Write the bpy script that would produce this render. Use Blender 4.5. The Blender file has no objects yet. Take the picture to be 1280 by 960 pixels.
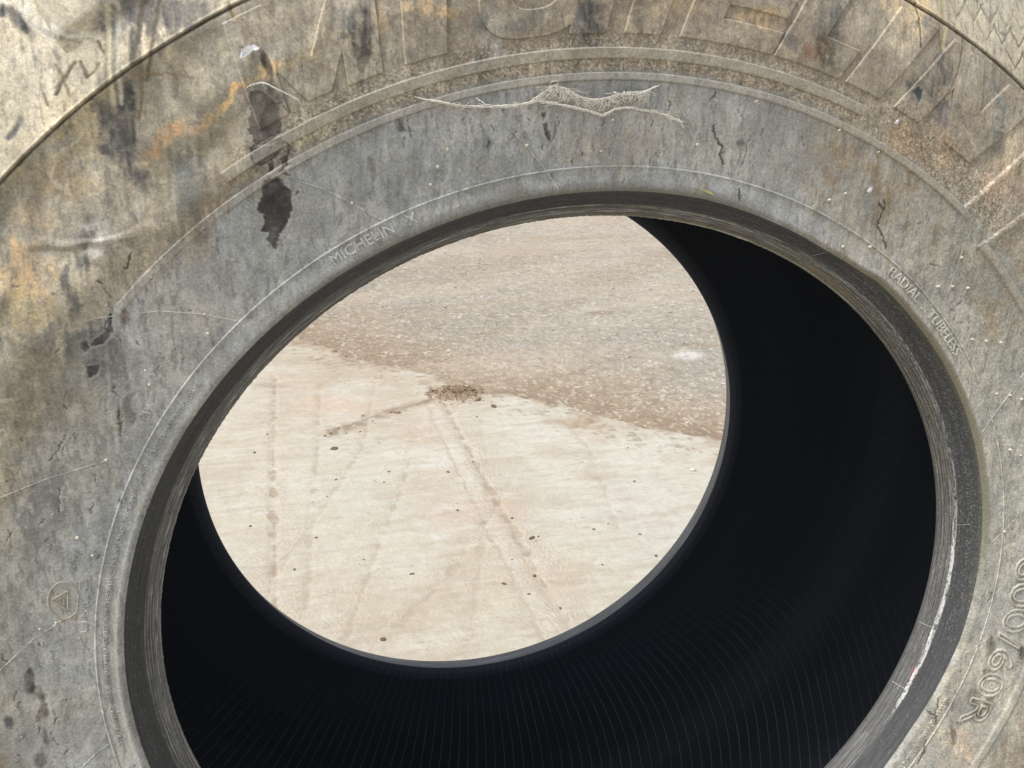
import bpy, bmesh, math, random
import numpy as np
from mathutils import Vector, Matrix
random.seed(7); RNG = np.random.RandomState(11)

# ------------------------------------------------------------------ scale
RS = 0.32                       # bead radius in metres; tyre shapes below are in bead radii
AX = 2.0                        # height of the axis above the ground, in bead radii
H0 = AX * RS

# ------------------------------------------------------------------ camera
Xc = np.array([0.96888111, -0.0726383, 0.23662854])
Yc = np.array([-0.24752654, -0.28432456, 0.9262236])
Zc = np.array([0, -0.9559724, -0.2934566])
M = np.array([Xc, Yc, Zc])      # picture axes (right, down, forward) -> place axes
CP = np.array([-0.7212271, -2.0557083, 1.2480732])
scene = bpy.context.scene
cam_d = bpy.data.cameras.new("camera")
cam = bpy.data.objects.new("camera", cam_d)
scene.collection.objects.link(cam)
cam_d.sensor_width = 36.0
cam_d.lens = 36.0 * 1200.0 / 1280.0
cam_d.clip_start = 0.01; cam_d.clip_end = 2000
rot = Matrix([[M[i][0], -M[i][1], -M[i][2]] for i in range(3)])
cam.matrix_world = Matrix.Translation(Vector((CP[0]*RS, CP[1]*RS, CP[2]*RS + H0))) @ rot.to_4x4()
scene.camera = cam

# ------------------------------------------------------------------ world and sun
SUN_EL = math.radians(58); SUN_AZ = math.radians(-112)       # azimuth measured from +Y towards +X
world = bpy.data.worlds.new("World"); scene.world = world; world.use_nodes = True
nt = world.node_tree; bg = nt.nodes["Background"]
sky = nt.nodes.new("ShaderNodeTexSky"); sky.sky_type = 'NISHITA'; sky.sun_disc = False
sky.sun_elevation = SUN_EL; sky.sun_rotation = SUN_AZ
sky.air_density = 1.0; sky.dust_density = 1.5; sky.ozone_density = 0.6
hs = nt.nodes.new("ShaderNodeHueSaturation"); hs.inputs['Saturation'].default_value = 0.30
nt.links.new(sky.outputs[0], hs.inputs['Color']); nt.links.new(hs.outputs[0], bg.inputs[0])
bg.inputs[1].default_value = 0.12
sd = bpy.data.lights.new("sun", 'SUN'); sd.energy = 2.3; sd.angle = math.radians(16); sd.color = (1, 0.99, 0.98)
sun = bpy.data.objects.new("sun", sd); scene.collection.objects.link(sun)
dv = Vector((math.sin(SUN_AZ)*math.cos(SUN_EL), math.cos(SUN_AZ)*math.cos(SUN_EL), math.sin(SUN_EL)))
sun.rotation_euler = dv.to_track_quat('Z', 'Y').to_euler()
scene.view_settings.view_transform = 'Standard'; scene.view_settings.look = 'None'
scene.view_settings.exposure = 0.58; scene.view_settings.gamma = 1.0
KS = 1.17      # display value of the dusty rubber -> base colour
KG = 0.64*np.array((1., .975, .93))
KB = .92     # display value of the pale ground -> base colour
scene.cycles.max_bounces = 8

# ------------------------------------------------------------------ geometry of the tyre (bead radii)
PROF = np.array([(1.0, .0), (1.075, .1), (1.12, .102), (1.2, .115), (1.30, .130), (1.36, .140), (1.48, .150),
                 (1.59, .140), (1.70, .105), (1.80, .05), (1.88, -.03), (1.94, -.14)])
WR = np.array([-180, -169, -100, -40, -28, -11, 5, 19, 28, 41, 50, 53, 59, 69, 78, 96, 114, 129, 144, 163, 175, 180.])
WV = np.array([1.2, 1.4, 0, 0, -4, 3.8, 3.2, 2.6, 1.4, -.3, .5, -3.5, -6, -3, .2, .3, -1, .3, .6, .9, 1.2, 1.2]) * .0021


def deff(th):
    return 1 + .02246*np.cos(2*th) - .00188*np.sin(2*th) + .00183*np.cos(3*th) + .00076*np.sin(3*th)


def wob(th, r):
    w = np.interp(np.degrees((th+np.pi) % (2*np.pi) - np.pi), WR, WV)
    return w * np.exp(-((r-1.075)/.028)**2)


def ray(P):
    P = np.atleast_2d(np.array(P, float))
    return np.c_[(P[:, 0]-640)/1200, (P[:, 1]-480)/1200, np.ones(len(P))] @ M.T


def surf(P):
    """where the sight line through a measured point of the photograph meets the sidewall: (r, theta)"""
    d = ray(P); z = np.full(len(d), .13)
    for _ in range(14):
        t = (-z-CP[1])/d[:, 1]; X = CP+d*t[:, None]
        th = np.arctan2(X[:, 2], X[:, 0]); r = np.hypot(X[:, 0], X[:, 2])/deff(th)
        z = .5*z+.5*np.interp(r, PROF[:, 0], PROF[:, 1])
    return r, th


def pl(P):
    r, th = surf(P); q = r*deff(th)
    return np.c_[q*np.cos(th), q*np.sin(th)]


def gnd(P):
    d = ray(P); t = (-AX-CP[2])/d[:, 2]
    return (CP+d*t[:, None])[:, :2]*RS


def co(r, th, z):
    """tyre coordinates -> local metres (origin on the axis)"""
    q = (r+wob(th, r))*deff(th)*RS
    return np.stack([q*np.cos(th), -z*RS+0*q, q*np.sin(th)], -1)


# ------------------------------------------------------------------ noise
def _h(ix, iy, s):
    n = (ix.astype(np.int64)*374761393 + iy.astype(np.int64)*668265263 + s*982451653) & 0xffffffff
    n = ((n ^ (n >> 13))*1274126177) & 0xffffffff
    return ((n ^ (n >> 16)) & 0xffff)/65535.0


def vn(x, y, s=0):
    x = x+1000.; y = y+1000.
    ix = np.floor(x); iy = np.floor(y); fx = x-ix; fy = y-iy
    fx = fx*fx*(3-2*fx); fy = fy*fy*(3-2*fy); ix = ix.astype(np.int64); iy = iy.astype(np.int64)
    a = _h(ix, iy, s); b = _h(ix+1, iy, s); c = _h(ix, iy+1, s); d = _h(ix+1, iy+1, s)
    return (a+(b-a)*fx)*(1-fy)+(c+(d-c)*fx)*fy


def fbm(x, y, s=0, o=4, g=.5):
    t = 0; a = 1; n = 0
    for i in range(o):
        t = t+a*vn(x*2**i+i*17.3, y*2**i-i*9.1, s+i*7); n += a; a *= g
    return t/n - .5          # about -.5 .. .5


def sst(a, b, x):
    t = np.clip((x-a)/(b-a), 0, 1); return t*t*(3-2*t)


def lin(c):
    c = np.asarray(c, float)/255.
    return np.where(c <= .04045, c/12.92, ((c+.055)/1.055)**2.4)


def seg(px, py, A, B):
    ax, ay = A; bx, by = B; dx, dy = bx-ax, by-ay
    t = np.clip(((px-ax)*dx+(py-ay)*dy)/(dx*dx+dy*dy+1e-12), 0, 1)
    return np.hypot(px-ax-t*dx, py-ay-t*dy), t


def polyline(px, py, pts):
    d = np.full(px.shape, 9.)
    for A, B in zip(pts[:-1], pts[1:]):
        d = np.minimum(d, seg(px, py, A, B)[0])
    return d


def polysdf(px, py, pts):
    """signed distance, positive inside"""
    n = len(pts); ins = np.zeros(px.shape, bool); d = np.full(px.shape, 9.)
    for i in range(n):
        A = pts[i]; B = pts[(i+1) % n]
        d = np.minimum(d, seg(px, py, A, B)[0])
        c = ((A[1] > py) != (B[1] > py))
        xi = (B[0]-A[0])*(py-A[1])/((B[1]-A[1])+1e-12)+A[0]
        ins ^= (c & (px < xi))
    return np.where(ins, d, -d)


# ------------------------------------------------------------------ object helpers
col = scene.collection


def tag(o, label, cat, group=None, kind=None):
    if label: o["label"] = label
    if cat: o["category"] = cat
    if group: o["group"] = group
    if kind: o["kind"] = kind
    return o


def npmesh(name, V, F, mat, parent=None, colour=None, smooth=True):
    V = np.ascontiguousarray(V, np.float32).reshape(-1, 3); F = np.ascontiguousarray(F, np.int32)
    k = F.shape[1]
    me = bpy.data.meshes.new(name); me.vertices.add(len(V)); me.vertices.foreach_set("co", V.ravel())
    me.loops.add(F.size); me.loops.foreach_set("vertex_index", F.ravel())
    me.polygons.add(len(F)); me.polygons.foreach_set("loop_start", np.arange(0, F.size, k, dtype=np.int32))
    me.polygons.foreach_set("loop_total", np.full(len(F), k, np.int32))
    me.polygons.foreach_set("use_smooth", np.full(len(F), smooth, bool))
    me.update(calc_edges=True)
    if colour is not None:
        a = me.color_attributes.new("Col", 'FLOAT_COLOR', 'POINT')
        c = np.ones((len(V), 4), np.float32); c[:, :3] = colour.reshape(-1, 3)
        a.data.foreach_set("color", c.ravel())
    me.materials.append(mat)
    o = bpy.data.objects.new(name, me); col.objects.link(o)
    if parent: o.parent = parent
    return o


def gridF(nr, nc, wrap=False, keep=None):
    i, j = np.meshgrid(np.arange(nr-1), np.arange(nc if wrap else nc-1), indexing='ij')
    j2 = (j+1) % nc
    F = np.stack([i*nc+j, (i+1)*nc+j, (i+1)*nc+j2, i*nc+j2], -1).reshape(-1, 4)
    if keep is not None:
        k = keep.reshape(-1)[F].any(1); F = F[k]
    return F


def compact(V, F, C=None):
    used = np.zeros(len(V), bool); used[F.ravel()] = True
    m = np.cumsum(used)-1
    return V[used], m[F], (None if C is None else C[used])


def tube(pts, rad, n=6):
    P = np.array(pts, float); m = len(P)
    if np.isscalar(rad): rad = np.full(m, rad)
    T = np.gradient(P, axis=0); T /= np.linalg.norm(T, axis=1)[:, None]+1e-12
    up = np.array([0, -1, 0.])
    A = np.cross(T, up); A /= np.linalg.norm(A, axis=1)[:, None]+1e-9; B = np.cross(A, T)
    a = np.linspace(0, 2*np.pi, n, endpoint=False)
    V = P[:, None]+(A[:, None]*np.cos(a)[None, :, None]+B[:, None]*np.sin(a)[None, :, None])*np.array(rad)[:, None, None]
    return V.reshape(-1, 3), gridF(m, n, True)


def join(parts):
    Vs, Fs, o = [], [], 0
    for V, F in parts:
        Vs.append(V); Fs.append(F+o); o += len(V)
    return np.concatenate(Vs), np.concatenate(Fs)


# ------------------------------------------------------------------ materials
def mat_paint(name, rough=.9, spec=.25, nscale=620., namp=.26, bscale=700., bstr=.25, bdist=.0006, coat=0):
    m = bpy.data.materials.new(name); m.use_nodes = True; t = m.node_tree; N = t.nodes; L = t.links
    b = N["Principled BSDF"]; b.inputs['Roughness'].default_value = rough
    b.inputs['Specular IOR Level'].default_value = spec
    at = N.new("ShaderNodeAttribute"); at.attribute_name = "Col"
    tc = N.new("ShaderNodeTexCoord")
    n1 = N.new("ShaderNodeTexNoise"); n1.inputs['Scale'].default_value = nscale; n1.inputs['Detail'].default_value = 4
    n1.inputs['Roughness'].default_value = .65
    L.new(tc.outputs['Object'], n1.inputs['Vector'])
    mr = N.new("ShaderNodeMapRange"); mr.inputs['From Min'].default_value = .3; mr.inputs['From Max'].default_value = .7
    mr.inputs['To Min'].default_value = 1-namp; mr.inputs['To Max'].default_value = 1+namp
    L.new(n1.outputs['Fac'], mr.inputs['Value'])
    mx = N.new("ShaderNodeVectorMath"); mx.operation = 'SCALE'
    L.new(at.outputs['Color'], mx.inputs[0]); L.new(mr.outputs[0], mx.inputs['Scale'])
    L.new(mx.outputs[0], b.inputs['Base Color'])
    n2 = N.new("ShaderNodeTexNoise"); n2.inputs['Scale'].default_value = bscale; n2.inputs['Detail'].default_value = 5
    L.new(tc.outputs['Object'], n2.inputs['Vector'])
    bp = N.new("ShaderNodeBump"); bp.inputs['Strength'].default_value = bstr; bp.inputs['Distance'].default_value = bdist
    L.new(n2.outputs['Fac'], bp.inputs['Height']); L.new(bp.outputs[0], b.inputs['Normal'])
    return m


def mat_plain(name, c, rough=.8, spec=.3, var=.2, scale=200.):
    m = bpy.data.materials.new(name); m.use_nodes = True; t = m.node_tree; N = t.nodes; L = t.links
    b = N["Principled BSDF"]; b.inputs['Roughness'].default_value = rough; b.inputs['Specular IOR Level'].default_value = spec
    tc = N.new("ShaderNodeTexCoord"); n1 = N.new("ShaderNodeTexNoise"); n1.inputs['Scale'].default_value = scale
    n1.inputs['Detail'].default_value = 4; L.new(tc.outputs['Object'], n1.inputs['Vector'])
    cr = N.new("ShaderNodeValToRGB"); c = np.array(c, float)
    cr.color_ramp.elements[0].position = .3; cr.color_ramp.elements[1].position = .7
    cr.color_ramp.elements[0].color = (*np.clip(c*(1-var), 0, 1), 1); cr.color_ramp.elements[1].color = (*np.clip(c*(1+var), 0, 1), 1)
    L.new(n1.outputs['Fac'], cr.inputs[0]); L.new(cr.outputs[0], b.inputs['Base Color'])
    return m


M_SIDE = mat_paint("dusty_rubber")
M_BEAD = mat_paint("bead_rubber", rough=.62, spec=.4, nscale=1500, namp=.25, bscale=1200, bstr=.3, bdist=.0004)


def mat_liner():
    m = bpy.data.materials.new("inner_liner_rubber"); m.use_nodes = True; t = m.node_tree; N = t.nodes; L = t.links
    b = N["Principled BSDF"]; b.inputs['Base Color'].default_value = (.034, .037, .043, 1)
    b.inputs['Roughness'].default_value = .55; b.inputs['Specular IOR Level'].default_value = .15
    tc = N.new("ShaderNodeTexCoord"); sp = N.new("ShaderNodeSeparateXYZ"); L.new(tc.outputs['Object'], sp.inputs[0])
    at = N.new("ShaderNodeMath"); at.operation = 'ARCTAN2'; L.new(sp.outputs['Z'], at.inputs[0]); L.new(sp.outputs['X'], at.inputs[1])
    nz = N.new("ShaderNodeTexNoise"); nz.inputs['Scale'].default_value = 6; L.new(tc.outputs['Object'], nz.inputs['Vector'])
    ma = N.new("ShaderNodeMath"); ma.operation = 'MULTIPLY_ADD'; ma.inputs[1].default_value = .012; L.new(nz.outputs['Fac'], ma.inputs[0]); L.new(at.outputs[0], ma.inputs[2])
    mu = N.new("ShaderNodeMath"); mu.operation = 'MULTIPLY'; mu.inputs[1].default_value = 230/(2*math.pi)
    mk = N.new("ShaderNodeMath"); mk.operation = 'MULTIPLY_ADD'; mk.inputs[1].default_value = -.33/RS
    L.new(sp.outputs['Y'], mk.inputs[0]); L.new(ma.outputs[0], mk.inputs[2]); L.new(mk.outputs[0], mu.inputs[0])
    pp = N.new("ShaderNodeMath"); pp.operation = 'PINGPONG'; pp.inputs[1].default_value = .5; L.new(mu.outputs[0], pp.inputs[0])
    mr = N.new("ShaderNodeMapRange"); mr.interpolation_type = 'SMOOTHSTEP'
    mr.inputs['From Min'].default_value = .43; mr.inputs['From Max'].default_value = .495
    L.new(pp.outputs[0], mr.inputs['Value'])
    mc = N.new('ShaderNodeMix'); mc.data_type = 'RGBA'; mc.inputs['A'].default_value = (.040, .045, .056, 1); mc.inputs['B'].default_value = (.30, .31, .32, 1)
    sz_ = N.new('ShaderNodeMapRange'); sz_.interpolation_type = 'SMOOTHSTEP'
    sz_.inputs['From Min'].default_value = -.16; sz_.inputs['From Max'].default_value = -.50; sz_.inputs['To Max'].default_value = .9
    L.new(sp.outputs['Z'], sz_.inputs['Value'])
    nd = N.new('ShaderNodeTexNoise'); nd.inputs['Scale'].default_value = 14; nd.inputs['Detail'].default_value = 4; L.new(tc.outputs['Object'], nd.inputs['Vector'])
    m2 = N.new('ShaderNodeMath'); m2.operation = 'MULTIPLY'; L.new(mr.outputs[0], m2.inputs[0]); L.new(sz_.outputs[0], m2.inputs[1])
    m3 = N.new('ShaderNodeMath'); m3.operation = 'MULTIPLY'; L.new(m2.outputs[0], m3.inputs[0]); L.new(nd.outputs['Fac'], m3.inputs[1])
    L.new(m3.outputs[0], mc.inputs['Factor']); L.new(mc.outputs['Result'], b.inputs['Base Color'])
    bp = N.new("ShaderNodeBump"); bp.inputs['Strength'].default_value = 1; bp.inputs['Distance'].default_value = .0003
    L.new(mr.outputs[0], bp.inputs['Height'])
    n2 = N.new("ShaderNodeTexNoise"); n2.inputs['Scale'].default_value = 500; L.new(tc.outputs['Object'], n2.inputs['Vector'])
    b2 = N.new("ShaderNodeBump"); b2.inputs['Strength'].default_value = .25; b2.inputs['Distance'].default_value = .0004
    L.new(n2.outputs['Fac'], b2.inputs['Height']); L.new(bp.outputs[0], b2.inputs['Normal'])
    L.new(b2.outputs[0], b.inputs['Normal'])
    return m


M_LINER = mat_liner()

# ------------------------------------------------------------------ dirt and wear on the sidewall
INK = (72, 73, 75)
# (x, y, rx, ry, tilt deg, colour, strength, ragged)   centre and half sizes measured on the photo, kept in tyre coordinates
BLOBS = [
    # broad dust tints
    (1120, 230, 150, 120, 40, (150, 141, 124), .75, .5), (1210, 420, 110, 170, 0, (155, 151, 136), .6, .5),
    (1240, 620, 60, 150, 0, (163, 161, 148), .7, .5), (1210, 880, 90, 110, -30, (170, 163, 145), .8, .4),
    (870, 170, 120, 55, 5, (154, 150, 140), .5, .6), (760, 185, 70, 25, 0, (160, 150, 136), .5, .6),
    (60, 560, 90, 120, 20, (140, 134, 118), .7, .6), (40, 700, 60, 130, 0, (144, 141, 130), .6, .6),
    (150, 840, 22, 120, -4, (156, 148, 134), .7, .4), (70, 900, 90, 60, 0, (152, 149, 139), .6, .5),
    (200, 300, 100, 50, -35, (140, 130, 112), .85, .4), (250, 200, 110, 45, -28, (134, 126, 108), .8, .4),
    (270, 250, 60, 20, -38, (122, 112, 96), .7, .5), (235, 225, 30, 38, 20, (104, 106, 102), .6, .8),
    (330, 150, 50, 40, 0, (160, 156, 148), .5, .6), (365, 110, 35, 40, 0, (166, 162, 154), .7, .8),
    (120, 298, 26, 30, 0, (166, 170, 170), .85, .9), (105, 300, 10, 12, 0, (96, 104, 112), .6, 1.),
    (45, 275, 42, 20, 12, (182, 164, 136), .7, .5), (60, 230, 50, 26, 15, (172, 150, 116), .7, .6),
    (30, 340, 45, 40, -40, (206, 168, 120), .7, .9), (20, 385, 40, 40, -50, (178, 160, 122), .6, .8),
    (90, 160, 60, 40, -20, (190, 172, 136), .6, .7), (220, 165, 40, 16, -28, (206, 162, 120), .75, 1.),
    (280, 118, 60, 7, -30, (206, 170, 118), .85, .9), (340, 85, 40, 8, -30, (206, 172, 120), .8, .9), (400, 60, 50, 9, -22, (190, 168, 128), .5, .8),
    (540, 12, 40, 12, 5, (210, 176, 128), .7, .8), (470, 22, 16, 25, 0, (200, 172, 130), .5, .7), (850, 10, 40, 14, 0, (176, 154, 122), .5, .8), (950, 20, 34, 14, 10, (190, 160, 122), .6, .7),
    (1150, 20, 45, 25, 40, (206, 180, 140), .7, .6), (1130, 45, 22, 30, 10, (190, 176, 148), .6, .7), (1175, 130, 20, 40, 10, (178, 160, 134), .5, .7), (1200, 110, 12, 40, 5, (186, 176, 152), .5, .7),
    (1130, 175, 26, 26, 0, (160, 132, 104), .6, .6), (1170, 190, 30, 30, 0, (166, 138, 110), .6, .6), (1250, 230, 40, 30, 0, (188, 164, 138), .7, .6), (1270, 190, 20, 40, 20, (196, 178, 148), .6, .6),
    (1120, 250, 70, 34, 42, (128, 116, 98), .6, .6), (1060, 205, 60, 16, 30, (138, 122, 102), .6, .6), (1240, 370, 40, 60, -30, (136, 126, 108), .6, .6),
    (118, 440, 26, 40, 5, (104, 103, 101), .6, .9), (75, 500, 22, 46, 10, (118, 113, 103), .5, .9), (62, 640, 22, 60, 5, (120, 119, 116), .5, 1.), (105, 600, 14, 50, 5, (122, 122, 120), .45, 1.), (15, 560, 18, 60, 5, (116, 110, 98), .5, .9), (175, 470, 30, 60, 5, (150, 151, 150), .5, .6),
    # dark bare-rubber smears, and painted shade along the corner lug's edge
    (148, 175, 20, 58, -10, (92, 96, 98), .85, .7), (160, 150, 10, 40, -8, (70, 76, 84), .7, .8), (140, 100, 12, 40, 5, (130, 124, 108), .6, .8),
    (16, 22, 34, 14, 28, (78, 86, 98), .85, .9), (62, 38, 26, 4, 28, (92, 84, 78), .8, .6), (60, 20, 60, 18, 26, (206, 206, 196), .7, .8), (150, 20, 30, 30, 0, (112, 120, 126), .85, .8), (200, 18, 40, 26, -8, (96, 104, 114), .85, .8), (245, 12, 30, 14, -20, (120, 122, 122), .7, .8),
    (165, 55, 6, 40, -12, (106, 104, 98), .7, .6), (190, 40, 4, 50, -12, (112, 108, 100), .6, .6),
    (445, 55, 19, 40, -6, (84, 88, 92), .9, .8), (455, 75, 12, 28, 0, (70, 74, 80), .6, .8), (420, 30, 20, 20, 0, (120, 118, 112), .5, .9),
    (372, 25, 20, 30, 10, (134, 126, 112), .5, .9), (335, 30, 30, 30, 30, (136, 126, 112), .5, .8), (395, 50, 8, 50, 8, (122, 112, 98), .5, .8),
    (620, 30, 20, 36, 6, (146, 150, 152), .7, .8), (600, 28, 12, 16, 0, (112, 116, 118), .7, .9), (655, 22, 28, 14, -10, (118, 116, 110), .6, .9), (625, 70, 10, 26, 0, (150, 152, 152), .6, .6), (600, 82, 5, 20, 0, (98, 98, 96), .6, .9),
    (740, 18, 16, 30, 0, (82, 84, 88), .9, .7), (725, 30, 7, 20, 0, (104, 104, 104), .6, .8), (803, 25, 10, 30, 0, (114, 108, 96), .6, .8),
    (1040, 30, 16, 45, 4, (118, 114, 104), .7, .8), (1045, 20, 8, 26, 3, (98, 100, 98), .6, .7), (1030, 62, 12, 18, 0, (96, 88, 76), .75, .7), (1012, 65, 10, 10, 0, (120, 98, 82), .5, .8), (985, 50, 10, 9, 0, (112, 110, 106), .6, .9),
    (1172, 95, 11, 38, 12, (88, 90, 100), .85, .7), (1146, 114, 12, 16, -25, (84, 86, 90), .85, .7), (1178, 140, 10, 16, 0, (116, 110, 110), .7, .7), (1162, 32, 14, 10, 35, (122, 122, 130), .7, .7),
    (1245, 140, 13, 40, -14, (122, 122, 118), .8, .7), (1250, 175, 9, 18, 0, (104, 102, 96), .6, .7), (1210, 85, 12, 30, 10, (160, 158, 146), .5, .7), (1235, 15, 34, 16, 20, (172, 172, 158), .6, .8),
    # old dried-mud patches with bare rubber showing
    (335, 135, 22, 28, 0, (98, 97, 94), .85, .8), (350, 165, 22, 16, 0, (84, 82, 80), .85, .8), (345, 196, 26, 14, -25, (96, 93, 87), .95, .3),
    (318, 120, 12, 14, 0, (104, 102, 98), .7, .9), (331, 80, 5, 18, -18, (84, 78, 68), .8, .6), (310, 38, 7, 16, -25, (128, 116, 100), .6, .6), (337, 112, 4, 12, 0, (70, 66, 60), .9, .5),
    (115, 425, 18, 22, 10, (92, 92, 92), .9, .9), (85, 375, 9, 30, 0, (92, 92, 94), .8, .7), (95, 440, 10, 20, 0, (98, 98, 96), .7, .9), (118, 462, 10, 13, 0, (82, 80, 82), .9, .7),
    (60, 420, 12, 26, 10, (112, 108, 100), .6, .9), (155, 395, 6, 9, 0, (96, 82, 74), .7, .6), (105, 330, 10, 14, 0, (104, 102, 98), .7, .9), (40, 440, 20, 30, 20, (124, 116, 102), .6, .8),
    (55, 620, 20, 60, 8, (118, 118, 116), .6, 1.), (150, 520, 6, 40, 8, (114, 116, 116), .7, 1.), (95, 560, 30, 30, 0, (124, 124, 120), .5, 1.),
    (50, 680, 14, 50, 0, (118, 118, 114), .6, 1.), (50, 855, 8, 24, 0, (84, 82, 78), .85, .9), (52, 895, 7, 14, 0, (98, 94, 88), .7, .9), (55, 925, 6, 12, 0, (90, 90, 88), .8, .9), (10, 905, 6, 9, 0, (96, 96, 92), .8, .9), (46, 950, 7, 10, 0, (96, 94, 90), .7, .9),
    (105, 700, 4, 22, 8, (116, 114, 110), .6, 1.), (28, 800, 10, 40, 0, (132, 130, 124), .5, 1.), (85, 905, 4, 12, 0, (116, 112, 106), .6, 1.),
    (560, 150, 22, 14, -10, (126, 127, 126), .7, 1.), (505, 155, 4, 12, 0, (96, 98, 98), .7, .9), (466, 210, 6, 18, 0, (112, 116, 118), .7, 1.), (610, 180, 8, 8, 0, (122, 122, 120), .7, 1.),
    (640, 232, 18, 9, -10, (120, 126, 130), .7, 1.), (655, 172, 5, 5, 0, (116, 116, 114), .7, 1.), (925, 178, 6, 4, 0, (104, 104, 102), .8, .9), (935, 90, 8, 6, 0, (130, 124, 112), .5, .9),
    (1010, 160, 14, 20, 10, (128, 132, 130), .6, 1.), (1000, 180, 40, 40, 0, (148, 147, 140), .5, .9), (1140, 345, 20, 18, 0, (140, 142, 142), .6, .9), (1192, 372, 20, 18, 0, (128, 132, 136), .7, 1.),
    (1215, 290, 20, 14, 20, (124, 124, 112), .6, 1.), (1160, 300, 26, 14, 0, (142, 140, 128), .5, 1.), (1250, 590, 16, 30, 0, (142, 146, 146), .5, .9),
    (1260, 690, 12, 50, 14, (142, 138, 122), .5, .8), (1230, 780, 16, 40, 22, (146, 150, 150), .6, .8), (1200, 940, 30, 30, 0, (186, 166, 142), .7, .6), (1262, 900, 26, 34, 0, (176, 172, 158), .7, .7), (1278, 815, 7, 12, 0, (70, 68, 60), .9, .7),
    (1216, 868, 8, 14, 10, (112, 102, 86), .7, .9), (1222, 892, 7, 8, 0, (84, 82, 70), .8, .9), (1235, 880, 6, 20, 30, (110, 108, 92), .6, .9), (1195, 880, 4, 10, 0, (96, 88, 76), .7, .9), (1236, 806, 5, 12, 0, (110, 104, 88), .7, .9), (1232, 842, 5, 10, 20, (104, 96, 82), .7, .9), (1188, 920, 4, 14, 0, (110, 98, 82), .6, .9),
    (240, 395, 60, 60, 0, (143, 145, 145), .6, .8), (700, 140, 90, 30, 0, (150, 150, 147), .5, .9), (400, 240, 60, 40, -30, (146, 146, 144), .5, .9),
]
# ragged dark patches with crisp edges (polygons)
PATCH = [
    ([(331, 224), (345, 222), (358, 233), (366, 238), (366, 262), (358, 282), (350, 292), (345, 312), (337, 300), (336, 290), (323, 290), (328, 282), (330, 268), (323, 262), (325, 250)], (76, 74, 73), .006),
    ([(312, 118), (330, 112), (345, 130), (352, 148), (350, 166), (340, 180), (316, 184), (311, 160)], (92, 88, 84), .008),
    ([(317, 186), (350, 172), (356, 180), (346, 196), (322, 208), (314, 200)], (90, 86, 80), .004),
    ([(336, 204), (341, 201), (343, 210), (337, 215)], (76, 72, 66), .003), ([(352, 198), (359, 194), (361, 206), (354, 208)], (70, 66, 62), .003),
    ([(366, 244), (373, 237), (376, 240), (369, 246)], (78, 76, 74), .003),
    ([(112, 430), (134, 412), (138, 392), (141, 414), (128, 430), (113, 434)], (82, 80, 78), .004),
    ([(108, 458), (124, 455), (122, 468), (112, 472)], (78, 76, 78), .004), ([(101, 428), (109, 424), (113, 436), (105, 442)], (88, 84, 84), .004),
    ([(676, 142), (683, 139), (682, 148), (679, 152)], (80, 78, 76), .002), ([(678, 154), (684, 153), (688, 172), (686, 176), (681, 168)], (80, 80, 80), .002),
    ([(1152, 113), (1146, 108), (1139, 114), (1145, 121), (1147, 132), (1150, 122)], (86, 88, 90), .003),
]
# dark cracks (lines, half width)
CRACK = [
    ([(893, 155), (893, 172), (903, 184), (899, 192), (904, 205)], .0022), ([(895, 112), (893, 122), (889, 127)], .0016),
    ([(1106, 250), (1107, 262), (1101, 272), (1098, 284), (1104, 296), (1107, 310)], .0030), ([(1099, 255), (1105, 262)], .003),
    ([(935, 178), (934, 190), (930, 205)], .0012), ([(1002, 172), (1006, 183)], .0015), ([(925, 235), (928, 250)], .0022),
    ([(505, 141), (502, 158), (510, 166), (511, 143)], .0010), ([(693, 155), (694, 168), (690, 176)], .001), ([(612, 176), (609, 183)], .0015),
    ([(314, 186), (314, 200), (320, 212)], .0016), ([(312, 186), (334, 175), (351, 166)], .0016), ([(356, 176), (362, 181), (361, 192), (350, 200)], .0020), ([(322, 210), (337, 200), (348, 192)], .0015),
    ([(362, 194), (358, 206), (350, 214)], .0025), ([(354, 216), (361, 219)], .003), ([(337, 222), (346, 226)], .002),
    ([(138, 393), (133, 408), (138, 415)], .0018), ([(123, 350), (130, 358), (136, 372)], .0012), ([(80, 545), (74, 560), (60, 575)], .0012),
    ([(72, 610), (76, 625), (73, 640)], .0012), ([(149, 508), (151, 530), (152, 545)], .0015), ([(156, 335), (164, 317)], .0022),
    ([(1105, 930), (1111, 918), (1110, 905)], .0022), ([(1160, 888), (1170, 896), (1171, 905)], .003), ([(1174, 872), (1172, 886), (1166, 900)], .002),
    ([(1148, 955), (1155, 940), (1158, 925)], .003), ([(1082, 237), (1079, 245)], .001), ([(1165, 330), (1175, 334)], .0012), ([(1196, 382), (1203, 377)], .0015), ([(340, 130), (352, 128), (360, 140)], .001),
    ([(350, 268), (356, 262), (365, 262)], .0014),
    ([(1240, 740), (1234, 752)], .002), ([(1228, 700), (1229, 720)], .0015), ([(1262, 735), (1270, 760)], .0012),
]
for B in ([(480+i*9+random.uniform(-3, 3), 120+random.uniform(-8, 110)) for i in range(55)]):
    r_, t_ = surf(B)
    if r_[0] < 1.28 and r_[0] > 1.09:
        L_ = random.uniform(4, 13); CRACK.append(([B, (B[0]+random.uniform(-2, 2), B[1]+L_*.5), (B[0]+random.uniform(-3, 3), B[1]+L_)], random.uniform(.00015, .0005)))
for i in range(60):
    B = (random.uniform(5, 300), random.uniform(420, 950)); r_, t_ = surf(B)
    if 1.10 < r_[0] < 1.4:
        L_ = random.uniform(4, 14); CRACK.append(([B, (B[0]+random.uniform(-3, 3), B[1]+L_*.5), (B[0]+random.uniform(-4, 4), B[1]+L_)], random.uniform(.00015, .0006)))
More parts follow.
